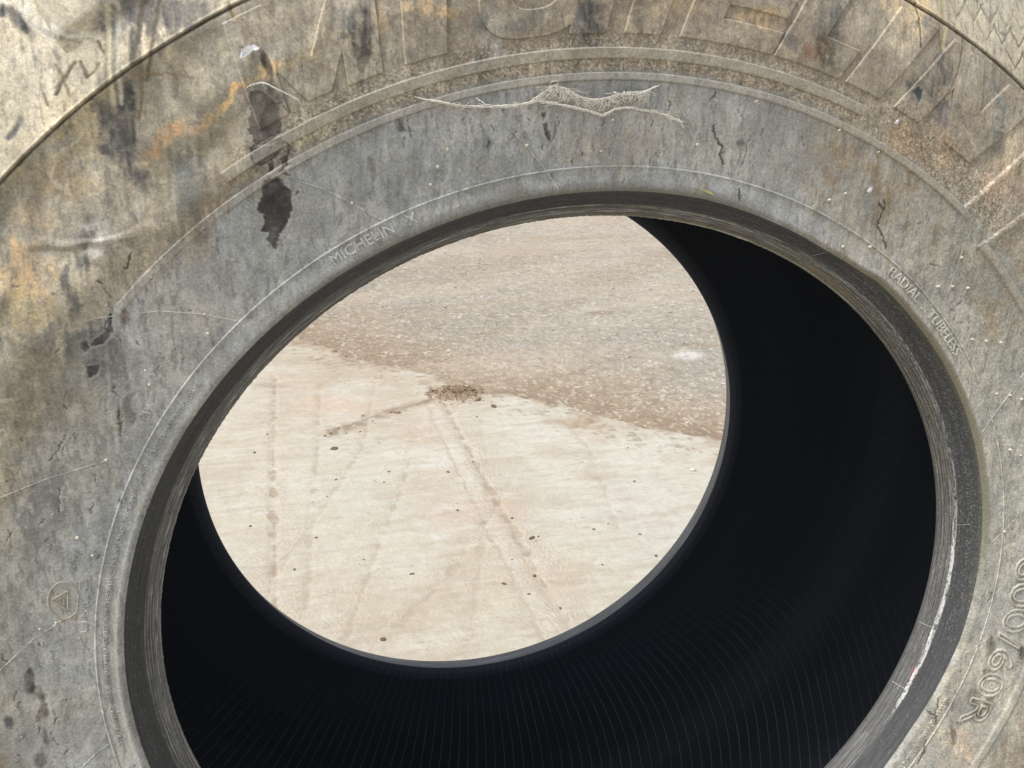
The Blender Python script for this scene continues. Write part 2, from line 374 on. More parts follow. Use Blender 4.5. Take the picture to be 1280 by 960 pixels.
# cord-like wipe lines over the top shoulder (dark thin strokes)
STROKE = [
    ([(180, 0), (172, 50), (166, 78)], .004, (104, 98, 88)), ([(200, 0), (192, 50), (182, 100)], .0022, (112, 104, 92)), ([(176, 84), (176, 120), (172, 150)], .002, (120, 110, 92)),
    ([(1143, 0), (1147, 20), (1150, 60)], .0014, (110, 100, 84)), ([(1179, 0), (1179, 60)], .004, (160, 150, 124)), ([(1204, 50), (1196, 90), (1187, 112), (1160, 148)], .0016, (118, 110, 94)),
    ([(287, 5), (292, 22)], .003, (140, 126, 104)), ([(137, 0), (135, 60), (140, 130)], .003, (186, 176, 150)), ([(148, 0), (146, 70), (150, 130)], .003, (176, 172, 156)),
    ([(165, 95), (176, 92), (200, 93)], .0014, (130, 118, 98)), ([(122, 52), (129, 66)], .0022, (112, 104, 90)),
    ([(93, 78), (81, 98), (70, 118)], .0028, (100, 90, 76)), ([(101, 78), (110, 96)], .0026, (96, 86, 74)), ([(70, 82), (80, 100), (88, 120)], .0018, (128, 116, 96)), ([(55, 118), (60, 132)], .0018, (128, 116, 96)), ([(110, 98), (125, 80)], .0012, (150, 140, 116)),
    ([(26, 150), (18, 165), (10, 172)], .004, (110, 110, 104)),
    ([(205, 90), (240, 98)], .0012, (140, 126, 104)), ([(300, 60), (312, 62)], .001, (120, 110, 96)),
]


def diamonds():
    out = []
    # cross-hatch knurling near the right shoulder: zigzag rows
    for row, y0, x0, n in ((0, 8, 1186, 7), (1, 34, 1218, 6), (2, 66, 1250, 4)):
        for i in range(n):
            x = x0+i*20+row*4; a = (x, y0-10+row*3+i*4); b = (x+12, y0+14+row*3+i*4); c = (x+22, y0-6+row*3+i*4)
            w = random.uniform(.0012, .0026); k = random.choice([(98, 92, 80), (124, 116, 98), (150, 142, 122)])
            out.append(([a, b], w, k)); out.append(([b, c], w*.9, k))
    return out


STROKE += diamonds()
_B = []
for (x, y, rx, ry, a, c, s, rg) in BLOBS:
    ca, sa = math.cos(math.radians(a)), math.sin(math.radians(a))
    c = np.array(c, float)
    if c[2] > c[0]: c = c.mean()*np.array((1.03, 1., .955))
    if c.mean() < 125: s = min(1.2, s*1.4); rx *= 1.12; ry *= 1.12
    else: c = c*.9+c.mean()*.1
    P = pl([(x, y), (x+rx*ca, y+rx*sa), (x-ry*sa, y+ry*ca)])
    A = np.array([P[1]-P[0], P[2]-P[0]]).T
    _B.append((P[0], np.linalg.inv(A), max(np.linalg.norm(A, axis=0)), np.array(c, float), s, rg))
_P = [(pl(p), np.array(c, float), e) for p, c, e in PATCH]
_C = [(pl(p), w if w < .001 else w*.55) for p, w in CRACK]
_S = [(pl(p), w, np.array(c, float)) for p, w, c in STROKE]


def paint_side(r, th, lift=None):
    """display colour of the sidewall dirt and painted edge shading and a small height field (bead radii)"""
    sh = r.shape; r = r.ravel(); th = th.ravel(); th = (th+np.pi) % (2*np.pi)-np.pi
    q = r*deff(th); x = q*np.cos(th); y = q*np.sin(th)
    n = len(r); C = np.empty((n, 3)); hgt = np.zeros(n)
    f1 = fbm(x*3, y*3, 1, 5); f2 = fbm(x*11, y*11, 2, 5); f3 = fbm(x*45, y*45, 3, 4); f4 = vn(x*330, y*330, 4)-.5; f5 = vn(x*560, y*560, 5)-.5
    run = fbm(x*38, y*5, 6, 4); run2 = fbm(x*120, y*14, 7, 3)
    deg = np.degrees(th); deg = np.where(deg < -90, deg+360, deg)

    def mixc(w, c):
        w = np.clip(w, 0, 1)[:, None]; C[:] = C*(1-w)+np.array(c, float)*w
    C[:] = (152, 152, 149)
    mixc(.5+f1*2.2, (143, 145, 145)); mixc(sst(.05, .3, f2)*.6, (160, 158, 152)); mixc(sst(60, 20, deg)*.5, (158, 154, 140))
    outer = sst(1.305, 1.325, r+f2*.012)
    left = sst(104, 124, deg+f1*26)
    mixc(outer*.9*(1-left*.7), (142, 132, 118)); mixc(outer*sst(-.1, .25, f2)*.5, (158, 149, 133)); mixc(outer*sst(.0, .3, -f2+f1)*.4, (124, 115, 102))
    mixc(outer*left*.85, (146, 140, 126)); mixc(outer*left*sst(0, .22, f2+f1*.5)*.65, (172, 162, 143)); mixc(outer*left*sst(.0, .25, -f2)*.5, (128, 123, 110))
    far_l = sst(138, 150, deg+f1*20)*sst(1.2, 1.34, r)
    mixc(far_l*.7, (134, 129, 115)); mixc(far_l*sst(0, .2, fbm(x*20+y*10, y*20-x*30, 9, 4))*.55, (112, 105, 90))
    sho = sst(1.592, 1.60, r+f3*.004)
    mixc(sho*.85, (182, 173, 153)); mixc(sho*sst(0, .25, f2)*.7, (200, 192, 174)); mixc(sho*sst(.02, .25, -f2)*.6, (160, 153, 137)); mixc(sho*sst(.1, .3, f1)*.5, (208, 176, 134))
    top = sst(1.36, 1.40, r)*sst(112, 100, deg)*sst(64, 76, deg)
    mixc(top*(.3+run*1.2), (122, 112, 98))
    wx = fbm(x*14, y*14, 21, 4)
    streak = run*.8+fbm(x*140, y*30, 25, 3)*.9
    wy = fbm(x*14, y*14, 22, 4); wfx = fbm(x*70, y*70, 23, 3)
    for (c0, Ai, L, c, s, rg) in _B:
        m = (np.abs(x-c0[0]) < L*2.8+.03) & (np.abs(y-c0[1]) < L*2.8+.03)
        if not m.any(): continue
        k = min(L, .12)*rg
        dx = x[m]-c0[0]+wx[m]*k*1.5; dy = y[m]-c0[1]+wy[m]*k*1.5
        u = Ai[0, 0]*dx+Ai[0, 1]*dy; v = Ai[1, 0]*dx+Ai[1, 1]*dy
        d = np.sqrt(u*u+v*v)+rg*(wfx[m]*1.0+run2[m]*.8)
        w = (sst(1.2, .5, d)*s*np.clip(.85+streak[m]*1.6, 0, 1.15))[:, None]
        C[m] = C[m]*(1-w)+c*w
    # vertical rain runs
    C *= (1+run*.20+run2*.16+f3*.20+f2*.12)[:, None]
    inner = 1-outer
    mot = fbm(x*70, y*34, 26, 4, .6)
    mq = .35+1.3*sst(-.15, .2, f1*1.2+f2*.6)
    mixc(inner*sst(.06, .26, mot)*.38*mq, (168, 166, 159)); mixc(inner*sst(.06, .28, -mot)*.36*mq, (122, 121, 117))
    mixc(inner*sst(.06, .2, f2+f1*.3)*.4, (164, 162, 156)); mixc(inner*sst(.04, .2, -f2-f1*.3)*.4, (128, 128, 126))
    mixc(sst(.10, .26, fbm(x*150, y*42, 27, 3, .6)+f2*.25)*.45, (104, 102, 97))
    mixc(outer*sst(.05, .25, fbm(x*60+y*20, y*60, 28, 4, .6))*.28, (196, 182, 154))
    mixc(outer*sst(.05, .25, fbm(x*90, y*60, 29, 4, .6))*.28, (108, 99, 86))
    # granular mud in the grooves between the raised rings
    gr = outer*sst(60, 66, deg)*sst(128, 120, deg)*(sst(1.306, 1.316, r)*sst(1.345, 1.338, r)+sst(1.358, 1.364, r)*sst(1.40, 1.372, r)*.8)
    gr = np.maximum(gr, .8*sst(1.30, 1.32, r)*sst(1.43, 1.37, r)*sst(66, 62, deg)*sst(40, 48, deg))
    g = f4*1.2+f5*1.1
    C *= (1+g*.26*gr)[:, None]; hgt += gr*(f4*.4+f5)*.0014
    mixc(gr*sst(.35, .6, g)*.5, (186, 172, 154))
    speck = sst(60, 45, deg)*.6+.35
    C *= (1+(f4+f5)*.20*speck)[:, None]
    # fine flecks: dark pits and pale grit
    k1 = sst(.30, .42, fbm(x*90, y*60, 31, 3, .6)+f2*.25); mixc(k1*.55, (92, 92, 90)); hgt -= k1*.0012
    k2 = sst(.36, .43, fbm(x*150, y*150, 33, 2, .6)); mixc(k2*.5, (190, 184, 170)); hgt += k2*.001
    rag = fbm(x*60, y*60, 41, 6, .72)
    for (p, c, e) in _P:
        m = (x > p[:, 0].min()-.04) & (x < p[:, 0].max()+.04) & (y > p[:, 1].min()-.04) & (y < p[:, 1].max()+.04)
        if not m.any(): continue
        d = polysdf(x[m], y[m], p)+rag[m]*max(e, .004)*3.4
        w = sst(-.0016, .0022, d)[:, None]*np.clip(.98-.22*sst(.10, .25, wfx[m]), 0, 1)[:, None]; c2 = c*(1+f3[m]*.6+f2[m]*.7+mot[m]*.3)[:, None]; halo = sst(-.016, .002, d+wfx[m]*.02)[:, None]*.35; C[m] = C[m]*(1-halo)+np.array((116, 113, 108))*halo
        C[m] = C[m]*(1-w)+c2*w; hgt[m] -= w[:, 0]*.0035
        rim = np.exp(-((d+.003)/.0025)**2)[:, None]*.25; C[m] = C[m]*(1-rim)+np.array((190, 186, 176))*rim
    jx = fbm(x*60, y*60, 51, 4, .7)*.016; jy = fbm(x*60, y*60, 52, 4, .7)*.012
    for (p, w) in _C:
        m = (x > p[:, 0].min()-.02) & (x < p[:, 0].max()+.02) & (y > p[:, 1].min()-.02) & (y < p[:, 1].max()+.02)
        if not m.any(): continue
        d = polyline(x[m]+jx[m], y[m]+jy[m], p)
        k = sst(w*1.8+.0010, w*.4, d+rag[m]*w*1.6)*.8*(sst(-.22, .12, rag[m]) if w < .001 else sst(-.45, -.1, rag[m])); C[m] = C[m]*(1-k[:, None])+np.array((74, 71, 66))*k[:, None]; hgt[m] -= k*.003
    for (p, w, c) in _S:
        m = (x > p[:, 0].min()-.02) & (x < p[:, 0].max()+.02) & (y > p[:, 1].min()-.02) & (y < p[:, 1].max()+.02)
        if not m.any(): continue
        d = polyline(x[m]+jx[m]*.4, y[m]+jy[m]*.4, p)
        k = sst(w*1.7+.0012, w*.4, d)*(.6+1.0*np.clip(f3[m]+.4, 0, 1))*1.0; C[m] = C[m]*(1-k[:, None])+c*k[:, None]; hgt[m] -= k*.0015
    ul = sst(1.33, 1.42, r)*sst(112, 124, deg)*sst(1.60, 1.57, r)
    fo = np.abs(fbm(x*3.2+1.7*f1, y*3.2, 81, 3)); hgt += ul*(.085*fbm(x*3.6, y*3.6, 82, 2)+.008*sst(.08, .0, fo))
    fo2 = np.abs(fbm(x*4+f1*.5, y*5.5+f1*.6, 83, 2)); e3 = ul*sst(.022, .004, fo2); hgt += ul*sst(.06, .012, fo2)*.0055; mixc(e3*.12, (186, 176, 154))
    mixc(ul*sst(.03, .06, fo2)*sst(.10, .06, fo2)*.18, (104, 97, 84))
    # raised rings with dusty edges, upper ones painted lit, lower ones painted shaded
    inn = sst(1.2960, 1.2978, r)*sst(1.3130, 1.3112, r)*((deg > 48.5) & (deg < 140)) + sst(1.276, 1.279, r)*sst(1.2985, 1.2955, r)*((deg < 44.4) & (deg > -60))
    inn = np.maximum(inn, sst(1.2960, 1.2978, r)*sst(1.3130, 1.3112, r)*((deg > 20) & (deg < 44.4)) if False else inn)
    out = sst(1.3380, 1.3398, r)*sst(1.3610, 1.3592, r)*((deg > 64.9) & (deg < 126))
    arc = r*np.radians(np.abs(deg-139.9)); bar = sst(.0115, .0085, arc)*sst(1.292, 1.30, r)*sst(1.560, 1.550, r)
    arc2 = r*np.radians(np.abs(deg-(49.0-(r-1.30)*4))); bar = np.maximum(bar, sst(.008, .005, arc2)*sst(1.297, 1.30, r)*sst(1.55, 1.545, r))
    arc3 = r*np.radians(np.abs(deg-(44.0-(r-1.30)*4))); bar = np.maximum(bar, sst(.007, .0045, arc3)*sst(1.28, 1.285, r)*sst(1.55, 1.545, r))
    rel = np.maximum(np.maximum(inn, out), bar); wearl = 1-.85*sst(123, 130, deg)*(.75+f1)
    ste = rel*wearl
    hgt += ste*.0062
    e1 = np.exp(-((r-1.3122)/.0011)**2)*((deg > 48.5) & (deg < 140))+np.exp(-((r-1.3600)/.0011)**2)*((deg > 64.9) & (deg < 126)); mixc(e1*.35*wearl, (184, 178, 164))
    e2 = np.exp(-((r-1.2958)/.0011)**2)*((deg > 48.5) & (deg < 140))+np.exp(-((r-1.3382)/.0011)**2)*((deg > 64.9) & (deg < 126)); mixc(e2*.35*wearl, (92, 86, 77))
    mixc(inn*.35*wearl, (160, 154, 140)); mixc(out*.5*wearl, (150, 147, 137))
    return C.reshape(sh+(3,)), hgt.reshape(sh)


def prof_z(r):
    # smooth interpolation of the profile
    k = np.linspace(.98, 1.95, 400); z = np.interp(k, PROF[:, 0], PROF[:, 1])
    ker = np.hanning(17); ker /= ker.sum(); zs = np.convolve(np.pad(z, 8, mode='edge'), ker, 'valid')
    zs = np.where(k > 1.10, zs, z)
    return np.interp(r, k, zs)


# ------------------------------------------------------------------ theta columns: fine where the frame shows the tyre
th_f = np.radians(np.arange(-32, 200, .08)); th_c = np.radians(np.arange(200, 328, 1.0))
TH = np.concatenate([th_f, th_c])

tyre = bpy.data.objects.new("loader_tyre", None); col.objects.link(tyre)
tyre.location = (0, 0, H0); tyre.empty_display_size = .2
tag(tyre, "huge worn tyre standing upright on pale concrete, its sidewall caked in grey and tan dust", "tyre")

# front sidewall
rr = np.concatenate([[1.064, 1.068, 1.071, 1.074], np.arange(1.0765, 1.290, .0019), np.arange(1.290, 1.3165, .0012), np.arange(1.318, 1.334, .0019), np.arange(1.335, 1.3645, .0012), np.arange(1.366, 1.70, .0019), np.arange(1.70, 1.83, .0035), np.arange(1.83, 1.941, .011)])
zz = prof_z(rr); zz[:4] = [.086, .0935, .0975, .0995]
R2, T2 = np.meshgrid(rr, TH, indexing='ij')
Cs, Hs = paint_side(R2, T2)
degT = np.degrees(T2); degT = np.where(degT > 270, degT-360, degT)
lipf = sst(1.0785, 1.0725, R2+fbm(T2*30, R2*30, 66, 3)*.006)
# olive dust film on the inner slope of the lip at the right
ol = (lipf*sst(70, 50, degT)*sst(-12, 10, degT))[..., None]*.9
Cs = Cs*(1-ol)+np.array((118, 115, 100))*ol
lw = (np.exp(-((R2-1.0785)/.004)**2)*sst(145, 165, degT)*sst(208, 195, degT))[..., None]*.7  # rim highlight painted along the left part of the lip
Cs = Cs*(1-lw)+np.array((172, 172, 167))*lw
lw = (sst(1.092, 1.076, R2+fbm(T2*24, R2*40, 67, 4)*.02)*sst(136, 120, degT)*sst(66, 76, degT))[..., None]*.6
Cs = Cs*(1-lw)+np.array((104, 103, 98))*lw
nz = fbm(T2*14, R2*14, 61, 4)*.004+fbm(T2*60, R2*50, 62, 3)*.0016
# mould seam at the shoulder: narrow lip with a dark undercut
bx = np.cos(T2)*R2; by = np.sin(T2)*R2
sw = fbm(bx*8, by*8, 71, 3)*.003
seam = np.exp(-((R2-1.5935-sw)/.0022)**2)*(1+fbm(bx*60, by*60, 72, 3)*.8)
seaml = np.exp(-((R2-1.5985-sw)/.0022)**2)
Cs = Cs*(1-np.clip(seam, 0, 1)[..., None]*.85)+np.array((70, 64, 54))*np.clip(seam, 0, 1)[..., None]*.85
Z2 = zz[:, None]+Hs+nz*sst(1.08, 1.10, R2)-seam*.006+seaml*.004
V = co(R2, T2, Z2).reshape(-1, 3)
side = npmesh("sidewall", V, gridF(len(rr), len(TH), True), M_SIDE, tyre, lin(Cs).reshape(-1, 3)*KS)

# ---------------------------------------------------------------- bead
BP = np.array([(1.0645, .0865), (1.060, .078), (1.054, .069), (1.047, .060), (1.041, .052), (1.035, .044), (1.0315, .040), (1.030, .036),
               (1.024, .029), (1.018, .023), (1.0125, .018), (1.010, .013), (1.006, .007), (1.0025, .002), (1.0, -.001), (1.0005, -.006), (1.004, -.014), (1.010, -.022), (1.020, -.030)])
sB = np.linspace(0, len(BP)-1, 110); rb = np.interp(sB, np.arange(len(BP)), BP[:, 0]); zb = np.interp(sB, np.arange(len(BP)), BP[:, 1])
ub = np.linspace(0, 1, 110)*18/14.; ub = sB/14.        # 0 lip .. 1 toe
R3 = np.repeat(rb[:, None], len(TH), 1); T3 = np.repeat(TH[None], 110, 0); U = np.repeat(ub[:, None], len(TH), 1)
D3 = np.degrees(T3); D3 = np.where(D3 > 270, D3-360, D3)
cx, cy = np.cos(T3), np.sin(T3)
st1 = fbm(T3*5+U*.8, U*26, 81, 5, .6); st2 = fbm(T3*22, U*60, 82, 4, .6); gg = vn(T3*420, U*90, 83)-.5; g2 = vn(T3*260, U*40, 84)-.5
CB = np.empty(R3.shape+(3,)); CB[:] = (66, 67, 68)


def mb(w, c):
    w = np.clip(w, 0, 1)[..., None]; CB[:] = CB*(1-w)+np.array(c, float)*w


leftb = sst(120, 160, D3); rightb = sst(85, 40, D3)*sst(-25, 0, D3); botr = sst(8, -14, D3)
mb(sst(.0, .35, U)*0+leftb*.5, (70, 71, 71))
mid = sst(.40, .52, U+st1*.12)
mb(mid*sst(.0, .2, st1+st2*.6)*.7, (116, 117, 116)); mb(mid*sst(0, .3, -st1)*.5, (58, 57, 56))
mb(leftb*mid*.35, (104, 103, 100)); mb(leftb*sst(.84, .9, U)*.6, (124, 122, 114))
topb = sst(150, 120, D3)*sst(70, 95, D3)
mb(topb*sst(.72, .86, U+st1*.1)*.75, (80, 76, 70)); mb(topb*sst(.93, .97, U)*.6, (48, 45, 42))
# right: brown dusty toe
mb(rightb*sst(.55, .70, U+st1*.1)*.8, (78, 73, 60)); mb(rightb*sst(.55, .8, U)*sst(.05, .3, st1)*.7, (122, 108, 82))
olt = sst(96, 84, D3)*sst(44, 52, D3)
mb(olt*sst(.86, .9, U)*.9, (132, 126, 104)); mb(olt*np.exp(-((U-.8)/.04)**2)*.7, (66, 54, 36))
mb(sst(60, 56, D3)*sst(46, 50, D3)*sst(.62, .7, U)*sst(.86, .8, U)*.6, (140, 116, 80))
mb(sst(48, 34, D3)*sst(.6, .75, U)*.55, (72, 70, 62))
mb(sst(24, 6, D3)*sst(.5, .62, U)*.75, (82, 81, 79)); mb(botr*.4, (84, 84, 86)); mb(botr*sst(.62, .75, U)*.45, (104, 104, 103))
mb(sst(-160+360, -170+360, D3)*sst(.4, .6, U)*.5, (118, 116, 112))
mb(sst(170, 192, D3)*sst(.55, .7, U)*.45, (128, 126, 122))
# scuff line and white residue
sc = np.exp(-((U-.50-fbm(T3*9, U*0, 85, 3)*.08)/.03)**2)*sst(-.1, .2, fbm(T3*60, U*20, 86, 3)+.1)
mb(sc*sst(110, 90, D3)*sst(20, 40, D3)*.75, (158, 156, 146)); mb(sc*leftb*.4, (134, 134, 130))
wr = np.exp(-((U-(.52-.012*(D3-5)/20)-fbm(T3*14, U*0, 87, 4)*.07-fbm(T3*120, U*0, 96, 3)*.03)/(.030+.012*sst(20, 0, D3)))**4)*sst(-.10, .06, fbm(T3*110, U*30, 88, 4)+.10*sst(25, 5, D3))
mb(wr*sst(60, 40, D3)*sst(-30, -22, D3)*(.55+.45*sst(14, 2, D3)), (214, 214, 208))
mb(np.exp(-((U-.585)/.012)**2)*sst(35, 20, D3)*sst(-26, -10, D3)*sst(-.1, .2, st2)*.6, (150, 150, 148))
mb(sst(.24, .36, gg+st2*.3)*rightb*.5, (150, 150, 146)); mb(sst(.3, .4, g2)*.35, (120, 120, 118))
mb(np.exp(-((D3+19.5)/1.0)**2-((U-.60)/.05)**2)*sst(0, .2, gg)*.9, (170, 90, 92))
# near-lip part of the band: dusty at right
mb(sst(.14, .02, U+st1*.15)*sst(72, 45, D3)*sst(-14, 0, D3)*.6, (100, 98, 84))
mb(sst(.16, .0, U+st1*.1)*leftb*.0, (140, 140, 136))
mb(sst(.10, .3, st2+st1*.4)*mid*.45, (150, 149, 145)); mb(sst(.12, .3, -st2+st1*.3)*mid*.5, (44, 43, 42))
CB *= (1+st1*.3+st2*.35+gg*.25)[..., None]
HB = st2*.0012+gg*.0006
chf = botr*np.exp(-((U-.80)/.09)**2); hatch = np.sin(T3*1450)
HB = HB+chf*hatch*.0009; CB *= (1+chf*hatch*.16)[..., None]
rj = fbm(T3*4, U*3, 97, 3)*.05
mul_ = sum(np.exp(-((U-c_-rj)/.011)**2)*(.35+.65*sst(-.12, .15, fbm(T3*9, U*4+c_*9, 98, 3))) for c_ in (.57, .63, .70, .76, .83, .95))
HB = HB+mul_*.0016; CB *= (1+mul_*.30-.22*np.roll(mul_, 2, axis=0))[..., None]  # ridge highlights and the shade beside them go into the bead colour
rid = np.exp(-((U-.50)/.02)**2)*.0025+np.exp(-((U-.86)/.015)**2)*.0016-np.exp(-((U-.9)/.012)**2)*.0016
RBm = R3-HB-rid*.7; ZBm = zb[:, None]+HB*.7+rid*.7
toe_rag = (vn(T3*210, U*0, 89)-.5)*.0016*sst(.93, 1.0, U)*sst(1.15, 1.0, U); RBm = RBm-toe_rag
npmesh("bead", co(RBm, T3, ZBm).reshape(-1, 3), gridF(110, len(TH), True), M_BEAD, tyre, lin(CB).reshape(-1, 3)*KB)

# ---------------------------------------------------------------- inner liner, far bead, far sidewall, tread
THc = np.radians(np.arange(0, 360, .75))


def revolve(name, prof, mat, colour=None, nseg=None, n=160):
    p = np.array(prof, float); s = np.linspace(0, len(p)-1, n)
    a = np.interp(s, np.arange(len(p)), p[:, 0]); b = np.interp(s, np.arange(len(p)), p[:, 1])
    ker = np.hanning(7); ker /= ker.sum()
    a2 = np.convolve(np.pad(a, 3, mode='edge'), ker, 'valid'); b2 = np.convolve(np.pad(b, 3, mode='edge'), ker, 'valid')
    a2[[0, -1]] = a[[0, -1]]; b2[[0, -1]] = b[[0, -1]]
    Rg, Tg = np.meshgrid(a2, THc, indexing='ij'); q = Rg*deff(Tg)*RS
    V = np.stack([q*np.cos(Tg), np.repeat(-b2[:, None], len(THc), 1)*RS, q*np.sin(Tg)], -1)
    C = None
    if colour is not None:
        C = np.empty(Rg.shape+(3,)); C[:] = colour
        C *= (1+fbm(Tg*8, b2[:, None]*30+Rg*8, 91, 4)*.5+fbm(Tg*60, b2[:, None]*120, 92, 3)*.2)[..., None]
        C = lin(C).reshape(-1, 3)*KS
    return npmesh(name, V.reshape(-1, 3), gridF(n, len(THc), True), mat, tyre, C)


revolve("inner_liner", [(1.0195, -.0300), (1.035, -.028), (1.08, -.002), (1.16, .035), (1.28, .06), (1.42, .075), (1.55, .07), (1.66, .035), (1.75, -.03), (1.80, -.12), (1.83, -.3),
                        (1.84, -.616), (1.83, -.93), (1.80, -1.11), (1.75, -1.2), (1.66, -1.265), (1.55, -1.30), (1.42, -1.305), (1.28, -1.29), (1.16, -1.265), (1.08, -1.235), (1.03, -1.212), (1.0035, -1.214), (.993, -1.223), (.9875, -1.2315)], M_LINER)
revolve("far_bead", [(.9875, -1.2315), (.9885, -1.236), (.9895, -1.241), (.993, -1.255), (.999, -1.272), (1.005, -1.290), (1.0115, -1.308), (1.015, -1.320), (1.021, -1.332), (1.035, -1.341), (1.06, -1.345), (1.075, -1.345)],
        M_BEAD, (104, 105, 108), n=90)
revolve("far_sidewall", [(1.075, -1.345), (1.12, -1.346), (1.2, -1.36), (1.3, -1.372), (1.36, -1.38), (1.48, -1.39), (1.59, -1.38), (1.70, -1.35), (1.80, -1.29), (1.88, -1.21), (1.94, -1.10)], M_SIDE, (150, 142, 124))
revolve("tread_base", [(1.94, -1.10), (1.955, -.9), (1.962, -.62), (1.955, -.34), (1.94, -.139)], M_SIDE, (140, 130, 112), n=60)


# tread lugs, staggered on both shoulders
def lug_mesh(flip):
    nu, nv = 30, 90
    cr = np.array([(1.66, .118), (1.70, .105), (1.80, .05), (1.88, -.03), (1.94, -.14), (1.952, -.34), (1.957, -.56), (1.957, -.60)])
    s = np.linspace(0, len(cr)-1, nv); r0 = np.interp(s, np.arange(len(cr)), cr[:, 0]); z0 = np.interp(s, np.arange(len(cr)), cr[:, 1])
    dr = np.gradient(r0); dz = np.gradient(z0); L = np.hypot(dr, dz); nr = -dz/L; nzv = dr/L
    u = np.linspace(-1, 1, nu)
    U_, S_ = np.meshgrid(u, np.linspace(0, 1, nv), indexing='ij')
    hh = np.minimum(sst(1.0, .86, np.abs(U_)), sst(0, .16, S_)*sst(1.0, .96, S_))
    lift = (.002+.055*sst(0, .5, S_)+.016+.013*sst(.5, .8, S_))*hh-.006
    skew = np.radians(-14)*S_*S_
    dth = U_*np.radians(3.9+1.2*S_)+skew
    Rq = r0[None]+nr[None]*lift; Zq = z0[None]+nzv[None]*lift
    if flip: Zq = -1.244-Zq
    return Rq, dth, Zq


for k in range(24):
    for flip in (False, True):
        Rq, dth, Zq = lug_mesh(flip)
        t0 = np.radians(124.8-15*k+(7.5 if flip else 0))
        if not flip: th = t0+dth
        else: th = t0+dth
        Tq = (th+np.pi) % (2*np.pi)-np.pi
        Cq, _ = paint_side(Rq, Tq)
        F = gridF(*Rq.shape)
        if flip: F = F[:, ::-1]
        npmesh("tread_lug", co(Rq, Tq, Zq).reshape(-1, 3), F, M_SIDE, tyre, lin(Cq).reshape(-1, 3)*KS)


# ---------------------------------------------------------------- raised marks on the sidewall
def relief(name, sdf, box, hgt=.0048, step=.0016, edge=.0016, parent=None, tint=None):
    """patch of surface lifted where sdf(theta deg, r) > 0; box in (deg0, deg1, r0, r1)"""
    rs = np.arange(box[2], box[3], step); ts = np.arange(box[0], box[1], math.degrees(step/((box[2]+box[3])/2)))
    Rr, Dd = np.meshgrid(rs, ts, indexing='ij'); T = np.radians(Dd)
    s = sdf(Dd, Rr)
    C, h = paint_side(Rr, T)
    lift = sst(-edge, edge*.6, s)*(hgt+.003)-.003
    Z = prof_z(Rr)+h*.8+lift+fbm(T*14, Rr*14, 61, 4)*.004+fbm(T*60, Rr*50, 62, 3)*.0016
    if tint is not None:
        lo_ = np.sign(np.gradient(s, axis=0)); eo = np.exp(-((s+.0002)/.0014)**2)  # shade on lower edges and light on upper edges mixed into the colour
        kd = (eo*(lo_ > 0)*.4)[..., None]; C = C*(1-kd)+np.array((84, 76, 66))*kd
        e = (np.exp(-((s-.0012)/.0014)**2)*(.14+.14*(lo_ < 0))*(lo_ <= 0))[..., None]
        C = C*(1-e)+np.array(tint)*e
    F = gridF(len(rs), len(ts), False, keep=(s > -edge))
    if len(F) == 0: return None
    V, F, Cc = compact(co(Rr, T, Z).reshape(-1, 3), F, lin(C).reshape(-1, 3)*KS)
    return npmesh(name, V, F, M_SIDE, parent or tyre, Cc)


RB, RT = 1.386, 1.577
SL = -2.0


def letter(strokes, a, b):
    """strokes: polygons in unit box (x 0..1 left to right, y 0..1 up), a..b degrees at the base"""
    polys = []
    for s in strokes:
        polys.append([(a+(b-a)*x+SL*y, RB+(RT-RB)*y) for x, y in s])

    def sdf(D, Rv):
        k = np.pi/180*1.47
        out = np.full(D.shape, -9.)
        for p in polys:
            out = np.maximum(out, polysdf(D*k, Rv, [(q[0]*k, q[1]) for q in p]))
        return out
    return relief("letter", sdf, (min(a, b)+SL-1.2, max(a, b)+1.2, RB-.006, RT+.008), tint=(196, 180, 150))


def rectp(x0, y0, x1, y1): return [(x0, y0), (x1, y0), (x1, y1), (x0, y1)]


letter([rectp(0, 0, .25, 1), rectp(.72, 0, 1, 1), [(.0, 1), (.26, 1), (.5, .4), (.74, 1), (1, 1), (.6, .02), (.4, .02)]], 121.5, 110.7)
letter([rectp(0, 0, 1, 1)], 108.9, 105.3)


def c_letter():
    k = np.pi/180*1.47

    def sdf(D, Rv):
        x = (D+(Rv-RB)/(RT-RB)*(-SL)-98.3)*k; y = Rv-(RB+RT)/2
        d = (np.abs(x/.118)**2.6+np.abs(y/.0955)**2.6)**(1/2.6); o = (1-d)*.1
        di = (np.abs(x/.052)**2.4+np.abs(y/.042)**2.4)**(1/2.4); i = (di-1)*.042
        return np.minimum(o, np.where((x < -.02) & (np.abs(y) < .02), -.01, i))
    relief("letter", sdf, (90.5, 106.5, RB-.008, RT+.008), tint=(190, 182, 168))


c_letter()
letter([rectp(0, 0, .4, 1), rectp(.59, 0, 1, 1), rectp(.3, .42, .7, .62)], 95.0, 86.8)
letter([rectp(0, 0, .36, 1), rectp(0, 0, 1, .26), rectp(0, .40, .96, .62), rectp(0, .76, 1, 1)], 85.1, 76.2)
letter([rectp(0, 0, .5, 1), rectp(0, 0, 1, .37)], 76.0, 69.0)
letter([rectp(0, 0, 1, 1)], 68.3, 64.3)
letter([rectp(0, 0, .31, 1), rectp(.66, 0, 1, 1), [(0, 1), (.34, 1), (1, 0), (.66, 0)]], 62.6, 52.3)


